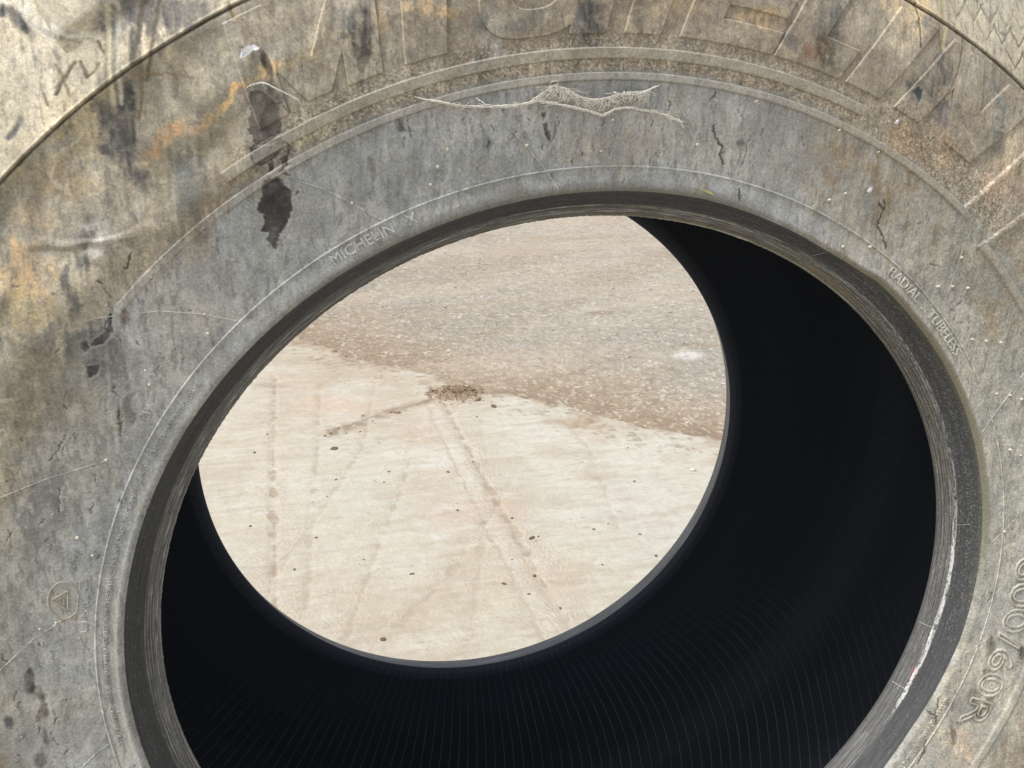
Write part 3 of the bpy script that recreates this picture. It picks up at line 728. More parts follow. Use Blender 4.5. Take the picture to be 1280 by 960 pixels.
def tyre_pts(px, lift=.0012, n=24):
    r, th = surf(px); q = r*deff(th); P = np.c_[q*np.cos(th), q*np.sin(th)]
    s = np.r_[0, np.cumsum(np.linalg.norm(np.diff(P, axis=0), axis=1))]; k = np.linspace(0, s[-1], n)
    X = np.interp(k, s, P[:, 0]); Y = np.interp(k, s, P[:, 1]); th = np.arctan2(Y, X); r = np.hypot(X, Y)/deff(th)
    return co(r, th, prof_z(r)+lift)


def coloured_tube(name, P, rad, disp, mat=M_SIDE, parent=tyre, n=6):
    V, F = tube(P, rad, n)
    C = np.empty((len(V), 3))
    if disp is None:
        th_ = np.arctan2(V[:, 2], V[:, 0]); C[:] = np.clip(paint_side(np.hypot(V[:, 0], V[:, 2])/RS/deff(th_), th_)[0], 95, 175)*1.13
    else: C[:] = disp
    C *= (1+(RNG.rand(len(V), 1)-.5)*.2)
    return npmesh(name, V, F, mat, parent, lin(C)*KS)


# thin ring line round the rim seat
tt = np.radians(np.arange(0, 360.01, .4)); Vr, Fr = tube(co(np.full(len(tt), 1.1195), tt, prof_z(np.full(len(tt), 1.1195))+.0006), .0022*RS, 6)
Cr, _ = paint_side(np.full(len(tt), 1.1195), tt); Cr = np.repeat(Cr*1.12, 6, 0)
npmesh("rim_line", Vr, Fr, M_SIDE, tyre, lin(Cr)*KS)
# dust line under it (left side only): raised groove pair
for px, rad in [([(594, 123), (626, 150), (658, 182), (680, 210), (698, 237)], .0016), ([(836, 105), (853, 140), (871, 181), (888, 215)], .0014),
           ([(357, 222), (400, 234), (440, 254), (477, 275)], .0016), ([(155, 393), (200, 389), (250, 392), (297, 401)], .0014),
           ([(0, 436), (60, 413), (120, 398), (155, 393)], .0014), ([(0, 622), (60, 598), (135, 575)], .0012), ([(0, 838), (40, 800), (71, 780)], .0014),
           ([(104, 957), (124, 938), (140, 928)], .0016), ([(1214, 272), (1201, 320), (1190, 352), (1180, 379)], .0012), ([(1055, 150), (1055, 220), (1054, 280), (1052, 308)], .0008),
           ([(1288, 455), (1260, 495), (1241, 521), (1226, 541)], .0014), ([(1270, 648), (1254, 664), (1237, 679)], .0012), ([(1205, 816), (1222, 806), (1238, 796)], .0014),
           ([(1242, 740), (1238, 770), (1223, 806)], .0012), ([(1180, 960), (1215, 880), (1262, 790)], .0000)]:
    if rad == 0: continue
    coloured_tube("mould_line", tyre_pts(px, .0002), rad*RS*.85, None)

# vent nubs
nub = [(440, 254), (658, 182), (871, 181), (1201, 322), (559, 187), (547, 209), (538, 231), (944, 127), (751, 189), (766, 150), (1048, 163), (1097, 190), (1262, 494), (133, 575), (70, 778),
       (50, 786), (1172, 358), (1190, 358), (1209, 360), (1215, 424), (1232, 426), (1250, 428), (1245, 492), (1276, 499), (1056, 242), (1036, 250), (1056, 304), (1087, 308), (1262, 562), (1275, 569), (1254, 664), (182, 463), (187, 481), (116, 694), (256, 393), (260, 417), (97, 672)]
rN, tN = surf(nub)
P0 = np.array([(0, 0, 0)]); proto = None
for i in range(len(nub)):
    if proto is None:
        a = np.linspace(0, 2*np.pi, 7, endpoint=False)
        V = np.concatenate([np.c_[np.cos(a), 0*a+.6, np.sin(a)]*.0011, np.c_[np.cos(a)*.8, 0*a-1.2, np.sin(a)*.8+.4]*.0011, [(0, -.0022, .0006)]])
        F = [(j, (j+1) % 7, 7+(j+1) % 7, 7+j) for j in range(7)]+[(7+j, 7+(j+1) % 7, 14, 14) for j in range(7)]
        me = bpy.data.meshes.new("vent_nub"); me.from_pydata(V.tolist(), [], [f if f[2] != f[3] else f[:3] for f in F]); me.update()
        for p in me.polygons: p.use_smooth = True
        at = me.color_attributes.new("Col", 'FLOAT_COLOR', 'POINT')
        at.data.foreach_set("color", np.tile([*(lin((196, 190, 174))*KS), 1], len(V)).astype(np.float32))
        me.materials.append(M_SIDE); proto = bpy.data.objects.new("vent_nub", me)
        o = proto
    else:
        o = proto.copy()
    col.objects.link(o); o.parent = tyre
    o.location = co(rN[i:i+1], tN[i:i+1], prof_z(rN[i:i+1])+.001)[0]
    s = random.uniform(.7, 1.15); o.scale = (s, s*1.1, s)

# ---------------------------------------------------------------- moulded writing
def text_mesh(body, outline=0., extr=.02, offset=0.):
    cu = bpy.data.curves.new("lettering", 'FONT'); cu.body = body; cu.resolution_u = 3; cu.size = 1
    if outline:
        cu.fill_mode = 'NONE'; cu.bevel_depth = outline; cu.bevel_resolution = 1
    else:
        cu.extrude = extr; cu.bevel_depth = extr*.5; cu.bevel_resolution = 0; cu.offset = offset
    o = bpy.data.objects.new("tmp", cu); col.objects.link(o)
    dg = bpy.context.evaluated_depsgraph_get(); me = bpy.data.meshes.new_from_object(o.evaluated_get(dg))
    bpy.data.objects.remove(o); bpy.data.curves.remove(cu)
    return me


def lettering(body, deg0, deg1, r0, r1, outline=0., lift=.004, mult=1.1, boost=None, offset=.0):
    me = text_mesh(body, outline, offset=offset)
    n = len(me.vertices); V = np.empty(n*3, np.float32); me.vertices.foreach_get("co", V); V = V.reshape(-1, 3).astype(float)
    x0, x1 = V[:, 0].min(), V[:, 0].max(); y0, y1 = V[:, 1].min(), V[:, 1].max(); zm = np.abs(V[:, 2]).max()
    th = np.radians(deg0+(deg1-deg0)*(V[:, 0]-x0)/(x1-x0)); r = r0+(r1-r0)*(V[:, 1]-y0)/(y1-y0)
    P = co(r, th, prof_z(r)+V[:, 2]/zm*lift)
    me.vertices.foreach_set("co", P.astype(np.float32).ravel()); me.update()
    C, _ = paint_side(r, th); C = C*mult
    if boost is not None: C = C*.75+np.array(boost)*.25
    a = me.color_attributes.new("Col", 'FLOAT_COLOR', 'POINT'); c = np.ones((n, 4), np.float32); c[:, :3] = lin(C)*KS
    a.data.foreach_set("color", c.ravel()); me.materials.clear(); me.materials.append(M_SIDE)
    o = bpy.data.objects.new("lettering", me); col.objects.link(o); o.parent = tyre
    return o


def dg(p): return float(np.degrees(surf(p)[1][0]))


lettering("MICHELIN   X", dg((414, 326)), dg((520, 268)), 1.090, 1.112, lift=.0035)
lettering("RADIAL  .  TUBELESS", dg((1112, 338)), dg((1200, 440)), 1.089, 1.113, lift=.0035, mult=1.14)
lettering("BW", dg((184, 525)), dg((192, 508)), 1.140, 1.160, lift=.0025)
lettering("SAFETY WARNING - SERIOUS INJURY MAY RESULT FROM TIRE FAILURE - MOUNT ONLY ON CLEAN RIMS - NEVER EXCEED MAXIMUM PRESSURE", -172+360, dg((245, 474)), 1.092, 1.104, lift=.0022, mult=1.06)
lettering("NEVER EXCEED MAXIMUM PRESSURE TO SEAT BEADS", -20.5, -38, 1.092, 1.106, lift=.0028, mult=1.1)
lettering("600/60R", dg((1284, 696)), dg((1196, 905)), 1.165, 1.243, outline=.026, lift=.0032, mult=1.04, boost=(176, 170, 155))


# emblem: ring with a triangle and a bracket beside it
def emblem():
    P = []
    for r0 in (22,):
        c = [(80+20*math.cos(a), 750+23*math.sin(a)) for a in np.linspace(.6, 5.7, 30)]
        P.append(tube(tyre_pts(c, .0004, 50), .0016*RS, 5))
    P.append(tube(tyre_pts([(64, 750), (85, 738), (85, 763), (64, 750)], .0004, 30), .0018*RS, 5))
    P.append(tube(tyre_pts([(72, 750), (80, 745), (80, 756), (72, 750)], .0004, 20), .0012*RS, 5))
    P.append(tube(tyre_pts([(93, 738), (100, 736), (100, 728), (104, 724)], .0004, 20), .0014*RS, 5))
    P.append(tube(tyre_pts([(72, 778), (84, 772), (93, 774), (97, 762), (98, 742)], .0004, 20), .0014*RS, 5))
    V, F = join(P); C = np.empty((len(V), 3)); C[:] = (160, 153, 138)
    npmesh("emblem", V, F, M_SIDE, tyre, lin(C)*KS)


emblem()
lettering("L 1 6 0 - 2 3", dg((108, 790)), dg((110, 722)), 1.135, 1.147, lift=.002)


# radial vent lines across the bead
def bead_line(deg, dd, u0, u1, disp, rad):
    k = np.linspace(u0, u1, 14)*14
    r = np.interp(k, np.arange(len(BP)), BP[:, 0]); z = np.interp(k, np.arange(len(BP)), BP[:, 1])
    th = np.radians(deg+dd*np.linspace(0, 1, 14))
    coloured_tube("bead_vent_line", co(r-.0008, th, z+.0008), rad*RS, disp, M_BEAD)


for a in ((58.6, .6, .05, .55, (120, 119, 112), .0009), (-11.5, 0, .55, 1.0, (150, 149, 144), .0012), (-22.5, 0, .58, 1.0, (158, 156, 150), .0014), (6.5, -.6, .18, .5, (124, 122, 118), .001), (186, .5, .4, 1, (126, 124, 120), .001)):
    bead_line(*a)


# ------------------------------------------------------------------ things lying on the tyre
M_WEB = mat_plain("old_cobweb", (.66, .63, .56), .95, .1, .25, 900)
M_WHITE = mat_plain("white_fluff", (.86, .86, .86), .8, .2, .06, 300)
M_STRAW = mat_plain("straw", (.55, .5, .25), .7, .3, .15, 300)


def wpt(px, lift):
    r, th = surf(px); P = co(r, th, prof_z(r)+lift/RS); P[:, 2] += H0
    return P


def cobweb():
    lo = [(537, 125), (560, 130), (576, 133), (613, 133), (644, 132), (669, 126), (689, 129), (717, 135), (734, 139), (749, 144.7), (765, 136), (782, 134), (801, 137.6), (818, 140.5), (835, 146), (848, 152), (852, 159)]
    up = [(661, 127), (677.5, 115), (689, 107), (706, 112), (720, 121), (737, 125), (759, 122), (782, 115), (801, 115), (818, 108)]
    parts = []

    def strand(px, l0, l1, rad, n=30, jit=.4, sag=0):
        s = np.linspace(0, len(px)-1, n); a = np.array(px, float)
        q = np.c_[np.interp(s, np.arange(len(px)), a[:, 0]), np.interp(s, np.arange(len(px)), a[:, 1])]
        q += (RNG.rand(n, 2)-.5)*jit*2; q[:, 1] += sag*np.sin(np.linspace(0, np.pi, n))
        W = wpt(q, 0); k = np.linspace(0, 1, n); W[:, 1] -= l0+(l1-l0)*k+.004*np.sin(np.pi*k)
        rr_ = rad*(.6+.8*RNG.rand(n)); parts.append(tube(W, rr_, 4))
    for i in range(7): strand(lo, .003, .003, .00035, 70, 1.3)
    for i in range(5): strand(up, .004, .003, .00022, 50, 1.2)
    for i in range(4): strand([(518, 121), (540, 126), (576, 132), (613, 134)], .001, .003, .00018, 24, .9)
    for i in range(3): strand([(594, 122), (604, 130), (620, 133), (640, 132)], .002, .003, .0002, 20, .5)
    strand([(685, 108), (686, 102), (692, 101), (695, 105), (689, 108)], .003, .003, .0002, 14, .1)
    for i in range(3): strand([(790, 126), (794, 118), (800, 115), (818, 108), (824, 106)], .003, .001, .00022, 16, .6)
    la = np.array(lo, float); ua = np.array(up, float)
    for i in range(290):
        x = RNG.uniform(664, 812); y1 = np.interp(x, ua[:, 0], ua[:, 1]); x2 = np.clip(x+RNG.normal(0, 12), 664, 812); y2 = np.interp(x2, la[:, 0], la[:, 1])
        if x > 730: y2 = min(y2, y1+18+RNG.rand()*4)
        if RNG.rand() < .45: y2 = y1+(y2-y1)*RNG.rand()
        strand([(x, y1), ((x+x2)/2+RNG.normal(0, 3), (y1+y2)/2+RNG.normal(0, 1.5)), (x2, y2)], .003, .003, .00012, 6, .3)
    for i in range(60):
        x = RNG.uniform(560, 845); y = np.interp(x, la[:, 0], la[:, 1]); strand([(x, y), (x+RNG.normal(0, 9), y+RNG.uniform(-5, 5))], .003, .003, .00014, 5, .4)
    for i in range(50):
        x = RNG.uniform(765, 800); strand([(x, RNG.uniform(114, 120)), (x+RNG.normal(0, 5), RNG.uniform(118, 128))], .003, .003, .0002, 5, .4)
    V, F = join(parts)
    o = npmesh("cobweb", V, F, M_WEB); tag(o, "dusty grey cobweb strung along the top of the tyre sidewall", "cobweb")
    parts.clear()
    for i in range(5): strand([(318, 106), (326, 103), (334, 105), (347, 112), (360, 118), (375, 126)], .002, .002, .0003, 24, .7)
    for i in range(3): strand([(360, 118), (370, 124), (378, 131)], .002, .001, .00012, 10, .7)
    for i in range(4): strand([(308, 110), (314, 106), (322, 104)], .001, .002, .00016, 10, .8)
    V, F = join(parts)
    o = npmesh("web_thread", V, F, M_WEB); tag(o, "short pale twisted web thread beside the dark patch left of the lettering", "web thread")


cobweb()


def flake(name, px, lift, curl, mat, label, cat, thick=.0004, n=12):
    """thin curved sheet with thickness lying on the tyre; px = outline of the piece"""
    P = wpt(px, lift); c = P.mean(0); ring = [P]
    lay = []
    for s in (.0, .35, .7, 1.0):
        Q = c+(P-c)*s; Q = Q.copy(); Q[:, 1] -= curl*(s*s)*(1+.4*np.sin(np.arange(len(P))*1.7)); lay.append(Q)
    m = len(P); V = np.concatenate(lay+[q+np.array([0, thick, -thick*.5]) for q in lay]); F = []
    for k in range(3):
        for j in range(m):
            F.append((k*m+j, k*m+(j+1) % m, (k+1)*m+(j+1) % m, (k+1)*m+j)); b = 4*m; F.append((b+k*m+j, b+(k+1)*m+j, b+(k+1)*m+(j+1) % m, b+k*m+(j+1) % m))
    for j in range(m): F.append((3*m+j, 3*m+(j+1) % m, 7*m+(j+1) % m, 7*m+j))
    o = npmesh(name, V, np.array(F), mat); tag(o, label, cat); return o


flake("fluff_scrap", [(299, 74), (303, 62), (308, 57), (316, 56), (325, 60), (322, 63), (315, 63), (311, 68), (306, 71)], .003, .003, M_WHITE, "small curled white scrap of fluff stuck high on the left of the tyre", "scrap")
flake("straw_sliver", [(873, 235), (876, 235), (884, 238), (892, 242), (890, 243.5), (882, 240)], .001, .0008, M_STRAW, "yellow sliver of straw lying on the rim edge at the top of the opening", "straw")
flake("husk", [(1079, 238), (1083, 237), (1087, 231), (1088, 236), (1084, 240)], .002, .0015, M_WHITE, "tiny white curved husk on the sidewall below the raised rings", "husk")
flake("leaf_crumb", [(1114, 153), (1118, 151), (1120, 147), (1121, 152), (1117, 155)], .002, .0015, M_WHITE, "tiny cream leaf crumb in the gritty corner under the last raised letter", "leaf crumb")

# ------------------------------------------------------------------ ground
EDGE_PX = [(396, 427), (430, 442), (470, 455), (520, 462), (560, 472), (600, 483), (650, 494), (690, 503), (760, 521), (840, 539), (900, 549)]
EG = gnd(EDGE_PX)
dl = EG[0]-EG[3]; dl /= np.linalg.norm(dl); dr_ = EG[-1]-EG[-4]; dr_ /= np.linalg.norm(dr_)
EPOLY = np.vstack([[EG[0]+dl*60], EG, [EG[-1]+dr_*60]])
# closed outline of the slab (camera side of the edge)
SLAB = [tuple(p) for p in EPOLY]+[(60., -60.), (-80., -60.), (-80., 50.)]
FOOT = np.array([CP[0]*RS, CP[1]*RS])


def fan(r0, r1, nr, a_f0, a_f1, da, dac):
    rr_ = np.concatenate([np.geomspace(.012, r0, 90)[:-1], np.geomspace(r0, r1, nr)])
    a = np.concatenate([np.arange(a_f0, a_f1, da), np.arange(a_f1, a_f0+360, dac)])
    Rg, Ag = np.meshgrid(rr_, np.radians(a), indexing='ij')
    return FOOT[0]+Rg*np.sin(Ag), FOOT[1]+Rg*np.cos(Ag)


gl = lambda *c: np.array(c, float)
pg = lambda *p: gnd(list(p))
TRACKS = [(pg((470, 470), (452, 560), (400, 640), (340, 720)), .12, .6), (pg((600, 520), (610, 600), (600, 700), (585, 800)), .10, .5), (pg((400, 480), (395, 580), (385, 700), (380, 770)), .07, .6), (pg((343, 470), (341, 560), (342, 640), (343, 770)), .10, 1.15), (pg((555, 505), (600, 590), (640, 660), (668, 710), (720, 800)), .15, 1.3),
          (pg((520, 545), (505, 600), (470, 690), (430, 800)), .16, .6), (pg((680, 495), (735, 560), (755, 610), (770, 660)), .10, .55), (pg((640, 600), (600, 660), (560, 720), (500, 780)), .12, .6)]
GB = [  # x, y, rx, ry, colour, strength  (measured on the photo, kept on the ground plane)
    (540, 575, 60, 16, (236, 233, 224), .7), (440, 565, 60, 14, (226, 222, 212), .6), (700, 545, 60, 18, (234, 230, 220), .7), (620, 660, 50, 26, (232, 230, 220), .6),
    (800, 640, 60, 60, (226, 222, 214), .7), (350, 600, 60, 24, (232, 228, 214), .6), (480, 700, 60, 40, (230, 226, 212), .6), (540, 665, 24, 18, (234, 233, 226), .7),
    (430, 510, 60, 16, (228, 210, 190), .7), (520, 540, 40, 24, (222, 206, 190), .6), (560, 630, 30, 50, (224, 208, 192), .5), (360, 480, 60, 12, (220, 206, 188), .6), (350, 483, 24, 4, (190, 178, 164), .6),
    (620, 640, 40, 22, (222, 204, 188), .6), (700, 730, 40, 50, (222, 208, 192), .5), (420, 750, 50, 30, (222, 212, 194), .5), (600, 500, 30, 8, (216, 200, 182), .6), (690, 525, 20, 4, (196, 180, 164), .6), (470, 475, 26, 8, (232, 226, 208), .7),
    (760, 590, 30, 8, (214, 200, 184), .5), (720, 565, 34, 8, (214, 204, 190), .5), (560, 800, 70, 20, (228, 222, 206), .5),
    (800, 530, 70, 8, (214, 206, 194), .5), (570, 484, 30, 6, (196, 176, 152), .8), (545, 478, 10, 3, (186, 168, 148), .6)]
_GB = []
for (x, y, rx, ry, c, s) in GB:
    P = pg((x, y), (x+rx, y), (x, y+ry)); A = np.array([P[1]-P[0], P[2]-P[0]]).T; _GB.append((P[0], np.linalg.inv(A), np.array(c, float), s))
DRAG = pg((412, 542), (440, 532), (480, 517), (520, 506), (556, 497)); DRAG2 = pg((440, 534), (480, 520), (520, 508))


def ns(x, y, s, fx, fy, o=4, g=.5): return fbm(x*fx, y*fy, s, o, g)


def paint_slab(x, y):
    sh = x.shape; x = x.ravel(); y = y.ravel(); n = len(x); C = np.empty((n, 3)); h = np.zeros(n)

    def mixc(w, c, m=None):
        w = np.clip(w, 0, 1)[:, None]
        if m is None: C[:] = C*(1-w)+np.array(c, float)*w
        else: C[m] = C[m]*(1-w)+np.array(c, float)*w
    f1 = ns(x, y, 101, 1.6, 1.6, 5); f2 = ns(x, y, 102, 7, 7, 5); f3 = ns(x, y, 103, 60, 50, 4); f4 = ns(x, y, 104, 260, 200, 2)
    wav = ns(x+.25*ns(x, y, 105, 5, 5, 3), y, 106, 14, 34, 4)
    C[:] = (223, 216, 197); mixc(sst(-.1, .25, f1), (226, 224, 211)); mixc(sst(0, .28, -f1)*.8, (216, 204, 187)); mixc(sst(.0, .3, f2)*.5, (231, 228, 217)); mixc(sst(.02, .3, -f2)*.5, (213, 202, 186))
    wx = ns(x, y, 107, 3.5, 3.5, 4)*.5; wy = ns(x, y, 108, 3.5, 3.5, 4)*.5
    for (c0, Ai, c, s) in _GB:
        dx = x-c0[0]+wx*.35; dy = y-c0[1]+wy*.35; d = np.hypot(Ai[0, 0]*dx+Ai[0, 1]*dy, Ai[1, 0]*dx+Ai[1, 1]*dy)+f2*.6
        m = d < 1.3
        if m.any(): mixc(sst(1.3, .4, d[m])*min(1, s*1.25), c, m)
    # wind-drawn, wavy hairlines of dust
    hl = np.abs(wav); mixc(sst(.02, .004, hl)*.28*(.4+sst(-.1, .2, f2)), (188, 170, 150)); mixc(sst(.12, .3, wav)*.25, (236, 232, 222))
    w2 = ns(x+.08*f2, y+.08*f1, 109, 30, 70, 3); mixc(sst(.018, .003, np.abs(w2))*.2*sst(-.15, .15, f1+f2), (178, 160, 142))
    # feathery tyre tracks
    for k, (p, wd, st) in enumerate(TRACKS):
        d0, _ = seg(x, y, p[0], p[-1]); m = d0 < wd*3
        if not m.any(): continue
        xm, ym = x[m], y[m]; best = np.full(len(xm), 9.); S = np.zeros(len(xm)); SD = np.zeros(len(xm)); acc = 0
        for A, B in zip(p[:-1], p[1:]):
            d, t = seg(xm, ym, A, B); L = np.linalg.norm(B-A); sd = ((xm-A[0])*(B[1]-A[1])-(ym-A[1])*(B[0]-A[0]))/L
            b = d < best; best[b] = d[b]; S[b] = acc+t[b]*L; SD[b] = np.sign(sd[b])*d[b]; acc += L
        jit = fbm(xm*9, ym*9, 120+k, 3)*.12+fbm(xm*40, ym*40, 121+k, 2)*.02
        curl = np.abs(SD)*1.1+.3*np.sqrt(np.abs(SD)+1e-4)
        ph = (S*1.0+curl*1.4+jit)/.036
        ph = ph*1.25; br = fbm(S*30+(SD > 0)*37, np.abs(SD)*22, 130+k, 3)
        ridge = sst(.55, .98, np.cos(2*np.pi*(ph+br*2.6)))*sst(-.2, .15, br+f3[m]*.9)
        env = np.exp(-best/(wd*.42))*sst(wd*1.1, wd*.6, best+f2[m]*.10)*1.35*sst(0, .012, best); gate = sst(-.2, .15, fbm(xm*4, ym*4, 133+k, 3)+.1)
        mixc(env*ridge*.52*st*gate, (180, 162, 140), m); mixc(env*.22*st*(.4+.8*gate), (218, 202, 184), m)
        mixc(sst(.008, .001, best+fbm(xm*25, ym*25, 140+k, 3)*.03)*.62*(.5+gate*.5)*min(st, 1), (178, 159, 138), m)
        h[m] -= sst(.02, .004, best)*.0015*st; h[m] += env*ridge*.0016*st; mixc(env*sst(.6, 1., -np.cos(2*np.pi*(ph+br*.8)))*.16*st*gate, (232, 228, 216), m)
        if k == 4:
            mixc(sst(.022, .008, np.abs(SD-.045+fbm(xm*10, ym*10, 7, 2)*.02))*.4, (232, 226, 214), m); mixc(sst(.008, .002, np.abs(SD-.062+fbm(xm*30, ym*30, 8, 3)*.02))*.35*(.4+gate*.6), (182, 164, 144), m)
    # dragged dirt line
    dd = np.minimum(polyline(x+wx*.02, y+wy*.02, DRAG)*1.0, 9); mixc(sst(.055, .0, dd+f3*.05+f2*.04)*.65, (176, 158, 138)); mixc(sst(.02, .0, dd+f3*.05)*.4, (150, 132, 114)); h += sst(.03, 0, dd+f3*.03)*.004
    e = polysdf(x, y, SLAB)
    mixc(sst(.30, .0, e+f2*.5+f1*.25)*.6, (206, 190, 168)); mixc(sst(.10, -.01, e+f3*.12+f2*.3)*.8, (186, 167, 144)); mixc(sst(.24, .36, ns(x, y, 180, 45, 45, 2)+sst(.3, .0, e)*.16)*sst(.35, .1, e)*.5, (160, 142, 122))
    mixc(sst(.0, .2, ns(x+f2*.1, y, 170, 12, 40, 5, .6))*.35, (238, 235, 227)); mixc(sst(.02, .2, -ns(x+f2*.1, y, 171, 9, 44, 5, .6))*.35, (206, 190, 172))
    C *= (1+f3*.09+f4*.08)[:, None]; h += f2*.004+f3*.0008
    k1 = sst(.37, .44, ns(x, y, 150, 110, 90, 2, .6)); mixc(k1*.6, (150, 132, 116))
    return C.reshape(sh+(3,)), h.reshape(sh), e.reshape(sh)


def paint_gravel(x, y):
    sh = x.shape; x = x.ravel(); y = y.ravel(); n = len(x); C = np.empty((n, 3))

    def mixc(w, c):
        w = np.clip(w, 0, 1)[:, None]; C[:] = C*(1-w)+np.array(c, float)*w
    f1 = ns(x, y, 201, .8, .8, 5); f2 = ns(x, y, 202, 4, 4, 5); f3 = ns(x, y, 203, 40, 30, 3, .7); v = vn(x*95, y*70, 204); v2 = vn(x*60, y*45, 205)
    C[:] = (200, 192, 179); mixc(sst(0, .25, f1)*.6, (206, 192, 176)); mixc(sst(0, .25, -f1)*.6, (184, 172, 158)); mixc(sst(0, .3, f2)*.4, (212, 198, 182))
    e = -polysdf(x, y, SLAB)
    mixc(sst(.9, .15, e+f2*.5+f1*.4)*.75, (184, 165, 142)); mixc(sst(.0, .18, ns(x*.75+y*.66, y*.75-x*.66, 212, .5, 2.6, 4))*.45, (182, 166, 146)); mixc(sst(.35, .0, e+f2*.3)*.5, (164, 142, 118))
    mixc(sst(.2, .7, e)*sst(1.9, 1.1, e)*.75*sst(-.2, .15, f2), (178, 172, 162))
    mixc(sst(.08, .22, ns(x, y, 209, 16, 34, 4, .6))*.4, (164, 151, 136)); mixc(sst(.10, .25, ns(x, y, 211, 20, 40, 4, .6))*.4, (226, 220, 208))
    P = pg((862, 437), (890, 437), (862, 445)); A = np.linalg.inv(np.array([P[1]-P[0], P[2]-P[0]]).T); dx = x-P[0][0]+f2*.1; dy = y-P[0][1]+f2*.12
    mixc(sst(1.1, .4, np.hypot(A[0, 0]*dx+A[0, 1]*dy, A[1, 0]*dx+A[1, 1]*dy)+f3*.5+f2*.4)*.85, (238, 236, 232))
    P = pg((752, 385), (775, 385), (752, 389)); A = np.linalg.inv(np.array([P[1]-P[0], P[2]-P[0]]).T); dx = x-P[0][0]; dy = y-P[0][1]
    mixc(sst(1.1, .4, np.hypot(A[0, 0]*dx+A[0, 1]*dy, A[1, 0]*dx+A[1, 1]*dy)+f3*.5)*.6, (150, 134, 118))
    mixc(sst(.70, .9, v)*.75, (234, 228, 216)); mixc(sst(.82, .97, v2)*.4, (150, 138, 126)); mixc(sst(.8, .97, 1-v)*.35, (158, 146, 132))
    mixc(sst(.05, .3, ns(x+y*.6, y*1.6, 207, 1.4, 6, 4))*.5, (186, 168, 148))
    mixc(sst(.02, .2, ns(x*.8+y*.5, y-x*.3, 208, .9, 3.2, 4))*.45, (214, 200, 183)); C *= (1+f3*.20)[:, None]
    h = f2*.02+f3*.005+(v-.5)*.003
    return C.reshape(sh+(3,)), h.reshape(sh)


M_SLAB = mat_paint("dusty_concrete", rough=.9, nscale=180, namp=.05, bscale=120, bstr=.25, bdist=.002)
M_GRAV = mat_paint("gravelly_earth", rough=.95, nscale=110, namp=.22, bscale=90, bstr=.5, bdist=.006)
X, Y = fan(1.8, 14, 950, -12, 50, .085, 2.)
C, h = paint_gravel(X, Y); e = polysdf(X.ravel(), Y.ravel(), SLAB).reshape(X.shape)
Zg = -.022+h-sst(.0, .15, e)*.03
nr, nc = X.shape
# far ring rows to the horizon
rf = np.geomspace(14.3, 1500, 40); ang = np.arctan2(X[-1]-FOOT[0], Y[-1]-FOOT[1])
Xf = FOOT[0]+rf[:, None]*np.sin(ang); Yf = FOOT[1]+rf[:, None]*np.cos(ang); Cf, hf = paint_gravel(Xf, Yf)
X = np.vstack([X, Xf]); Y = np.vstack([Y, Yf]); Zg = np.vstack([Zg, -.022+hf*0]); C = np.concatenate([C, Cf])
V = np.stack([X, Y, Zg], -1).reshape(-1, 3); cc = lin(C).reshape(-1, 3)*KG
F = gridF(X.shape[0], nc, True)
V = np.vstack([V, [[FOOT[0], FOOT[1], -.06]]]); cc = np.vstack([cc, cc[:1]])
Fc = np.array([(len(V)-1, j, (j+1) % nc, (j+1) % nc) for j in range(nc)])
o = npmesh("ground", V, F[:, ::-1], M_GRAV, None, cc); tag(o, None, None, kind="structure")

X, Y = fan(1.45, 6, 900, -12, 47, .085, 1.2)
rf = np.geomspace(6.1, 60, 20); ang = np.arctan2(X[-1]-FOOT[0], Y[-1]-FOOT[1])
X = np.vstack([X, FOOT[0]+rf[:, None]*np.sin(ang)]); Y = np.vstack([Y, FOOT[1]+rf[:, None]*np.cos(ang)])
C, h, e = paint_slab(X, Y)
rg = ns(X.ravel(), Y.ravel(), 160, 20, 20, 4).reshape(X.shape)*.06+ns(X.ravel(), Y.ravel(), 161, 120, 120, 2).reshape(X.shape)*.012
Zs = h*sst(.0, .1, e)+(-.045)*sst(.012, -.012, e+rg)
F = gridF(X.shape[0], X.shape[1], True, keep=(e+rg > -.02))[:, ::-1]
V, F, cc = compact(np.stack([X, Y, Zs], -1).reshape(-1, 3), F, lin(C).reshape(-1, 3)*KG)
nc = X.shape[1]; V = np.vstack([V, V[:nc].mean(0)[None]]); cc = np.vstack([cc, cc[:1]]); vi = len(V)-1
j_ = np.arange(0, nc-2, 2); F = np.vstack([F, np.c_[np.full(len(j_), vi), j_+2, j_+1, j_]])
o = npmesh("pavement", V, F, M_SLAB, None, cc); tag(o, None, None, kind="structure")


# ------------------------------------------------------------------ stones
ICO_V = np.array([(0, 0, 1), (.894, 0, .447), (.276, .851, .447), (-.724, .526, .447), (-.724, -.526, .447), (.276, -.851, .447), (.724, .526, -.447), (-.276, .851, -.447), (-.894, 0, -.447), (-.276, -.851, -.447), (.724, -.526, -.447), (0, 0, -1)])
ICO_F = np.array([(0, 1, 2), (0, 2, 3), (0, 3, 4), (0, 4, 5), (0, 5, 1), (1, 6, 2), (2, 7, 3), (3, 8, 4), (4, 9, 5), (5, 10, 1), (2, 6, 7), (3, 7, 8), (4, 8, 9), (5, 9, 10), (1, 10, 6), (6, 11, 7), (7, 11, 8), (8, 11, 9), (9, 11, 10), (10, 11, 6)])


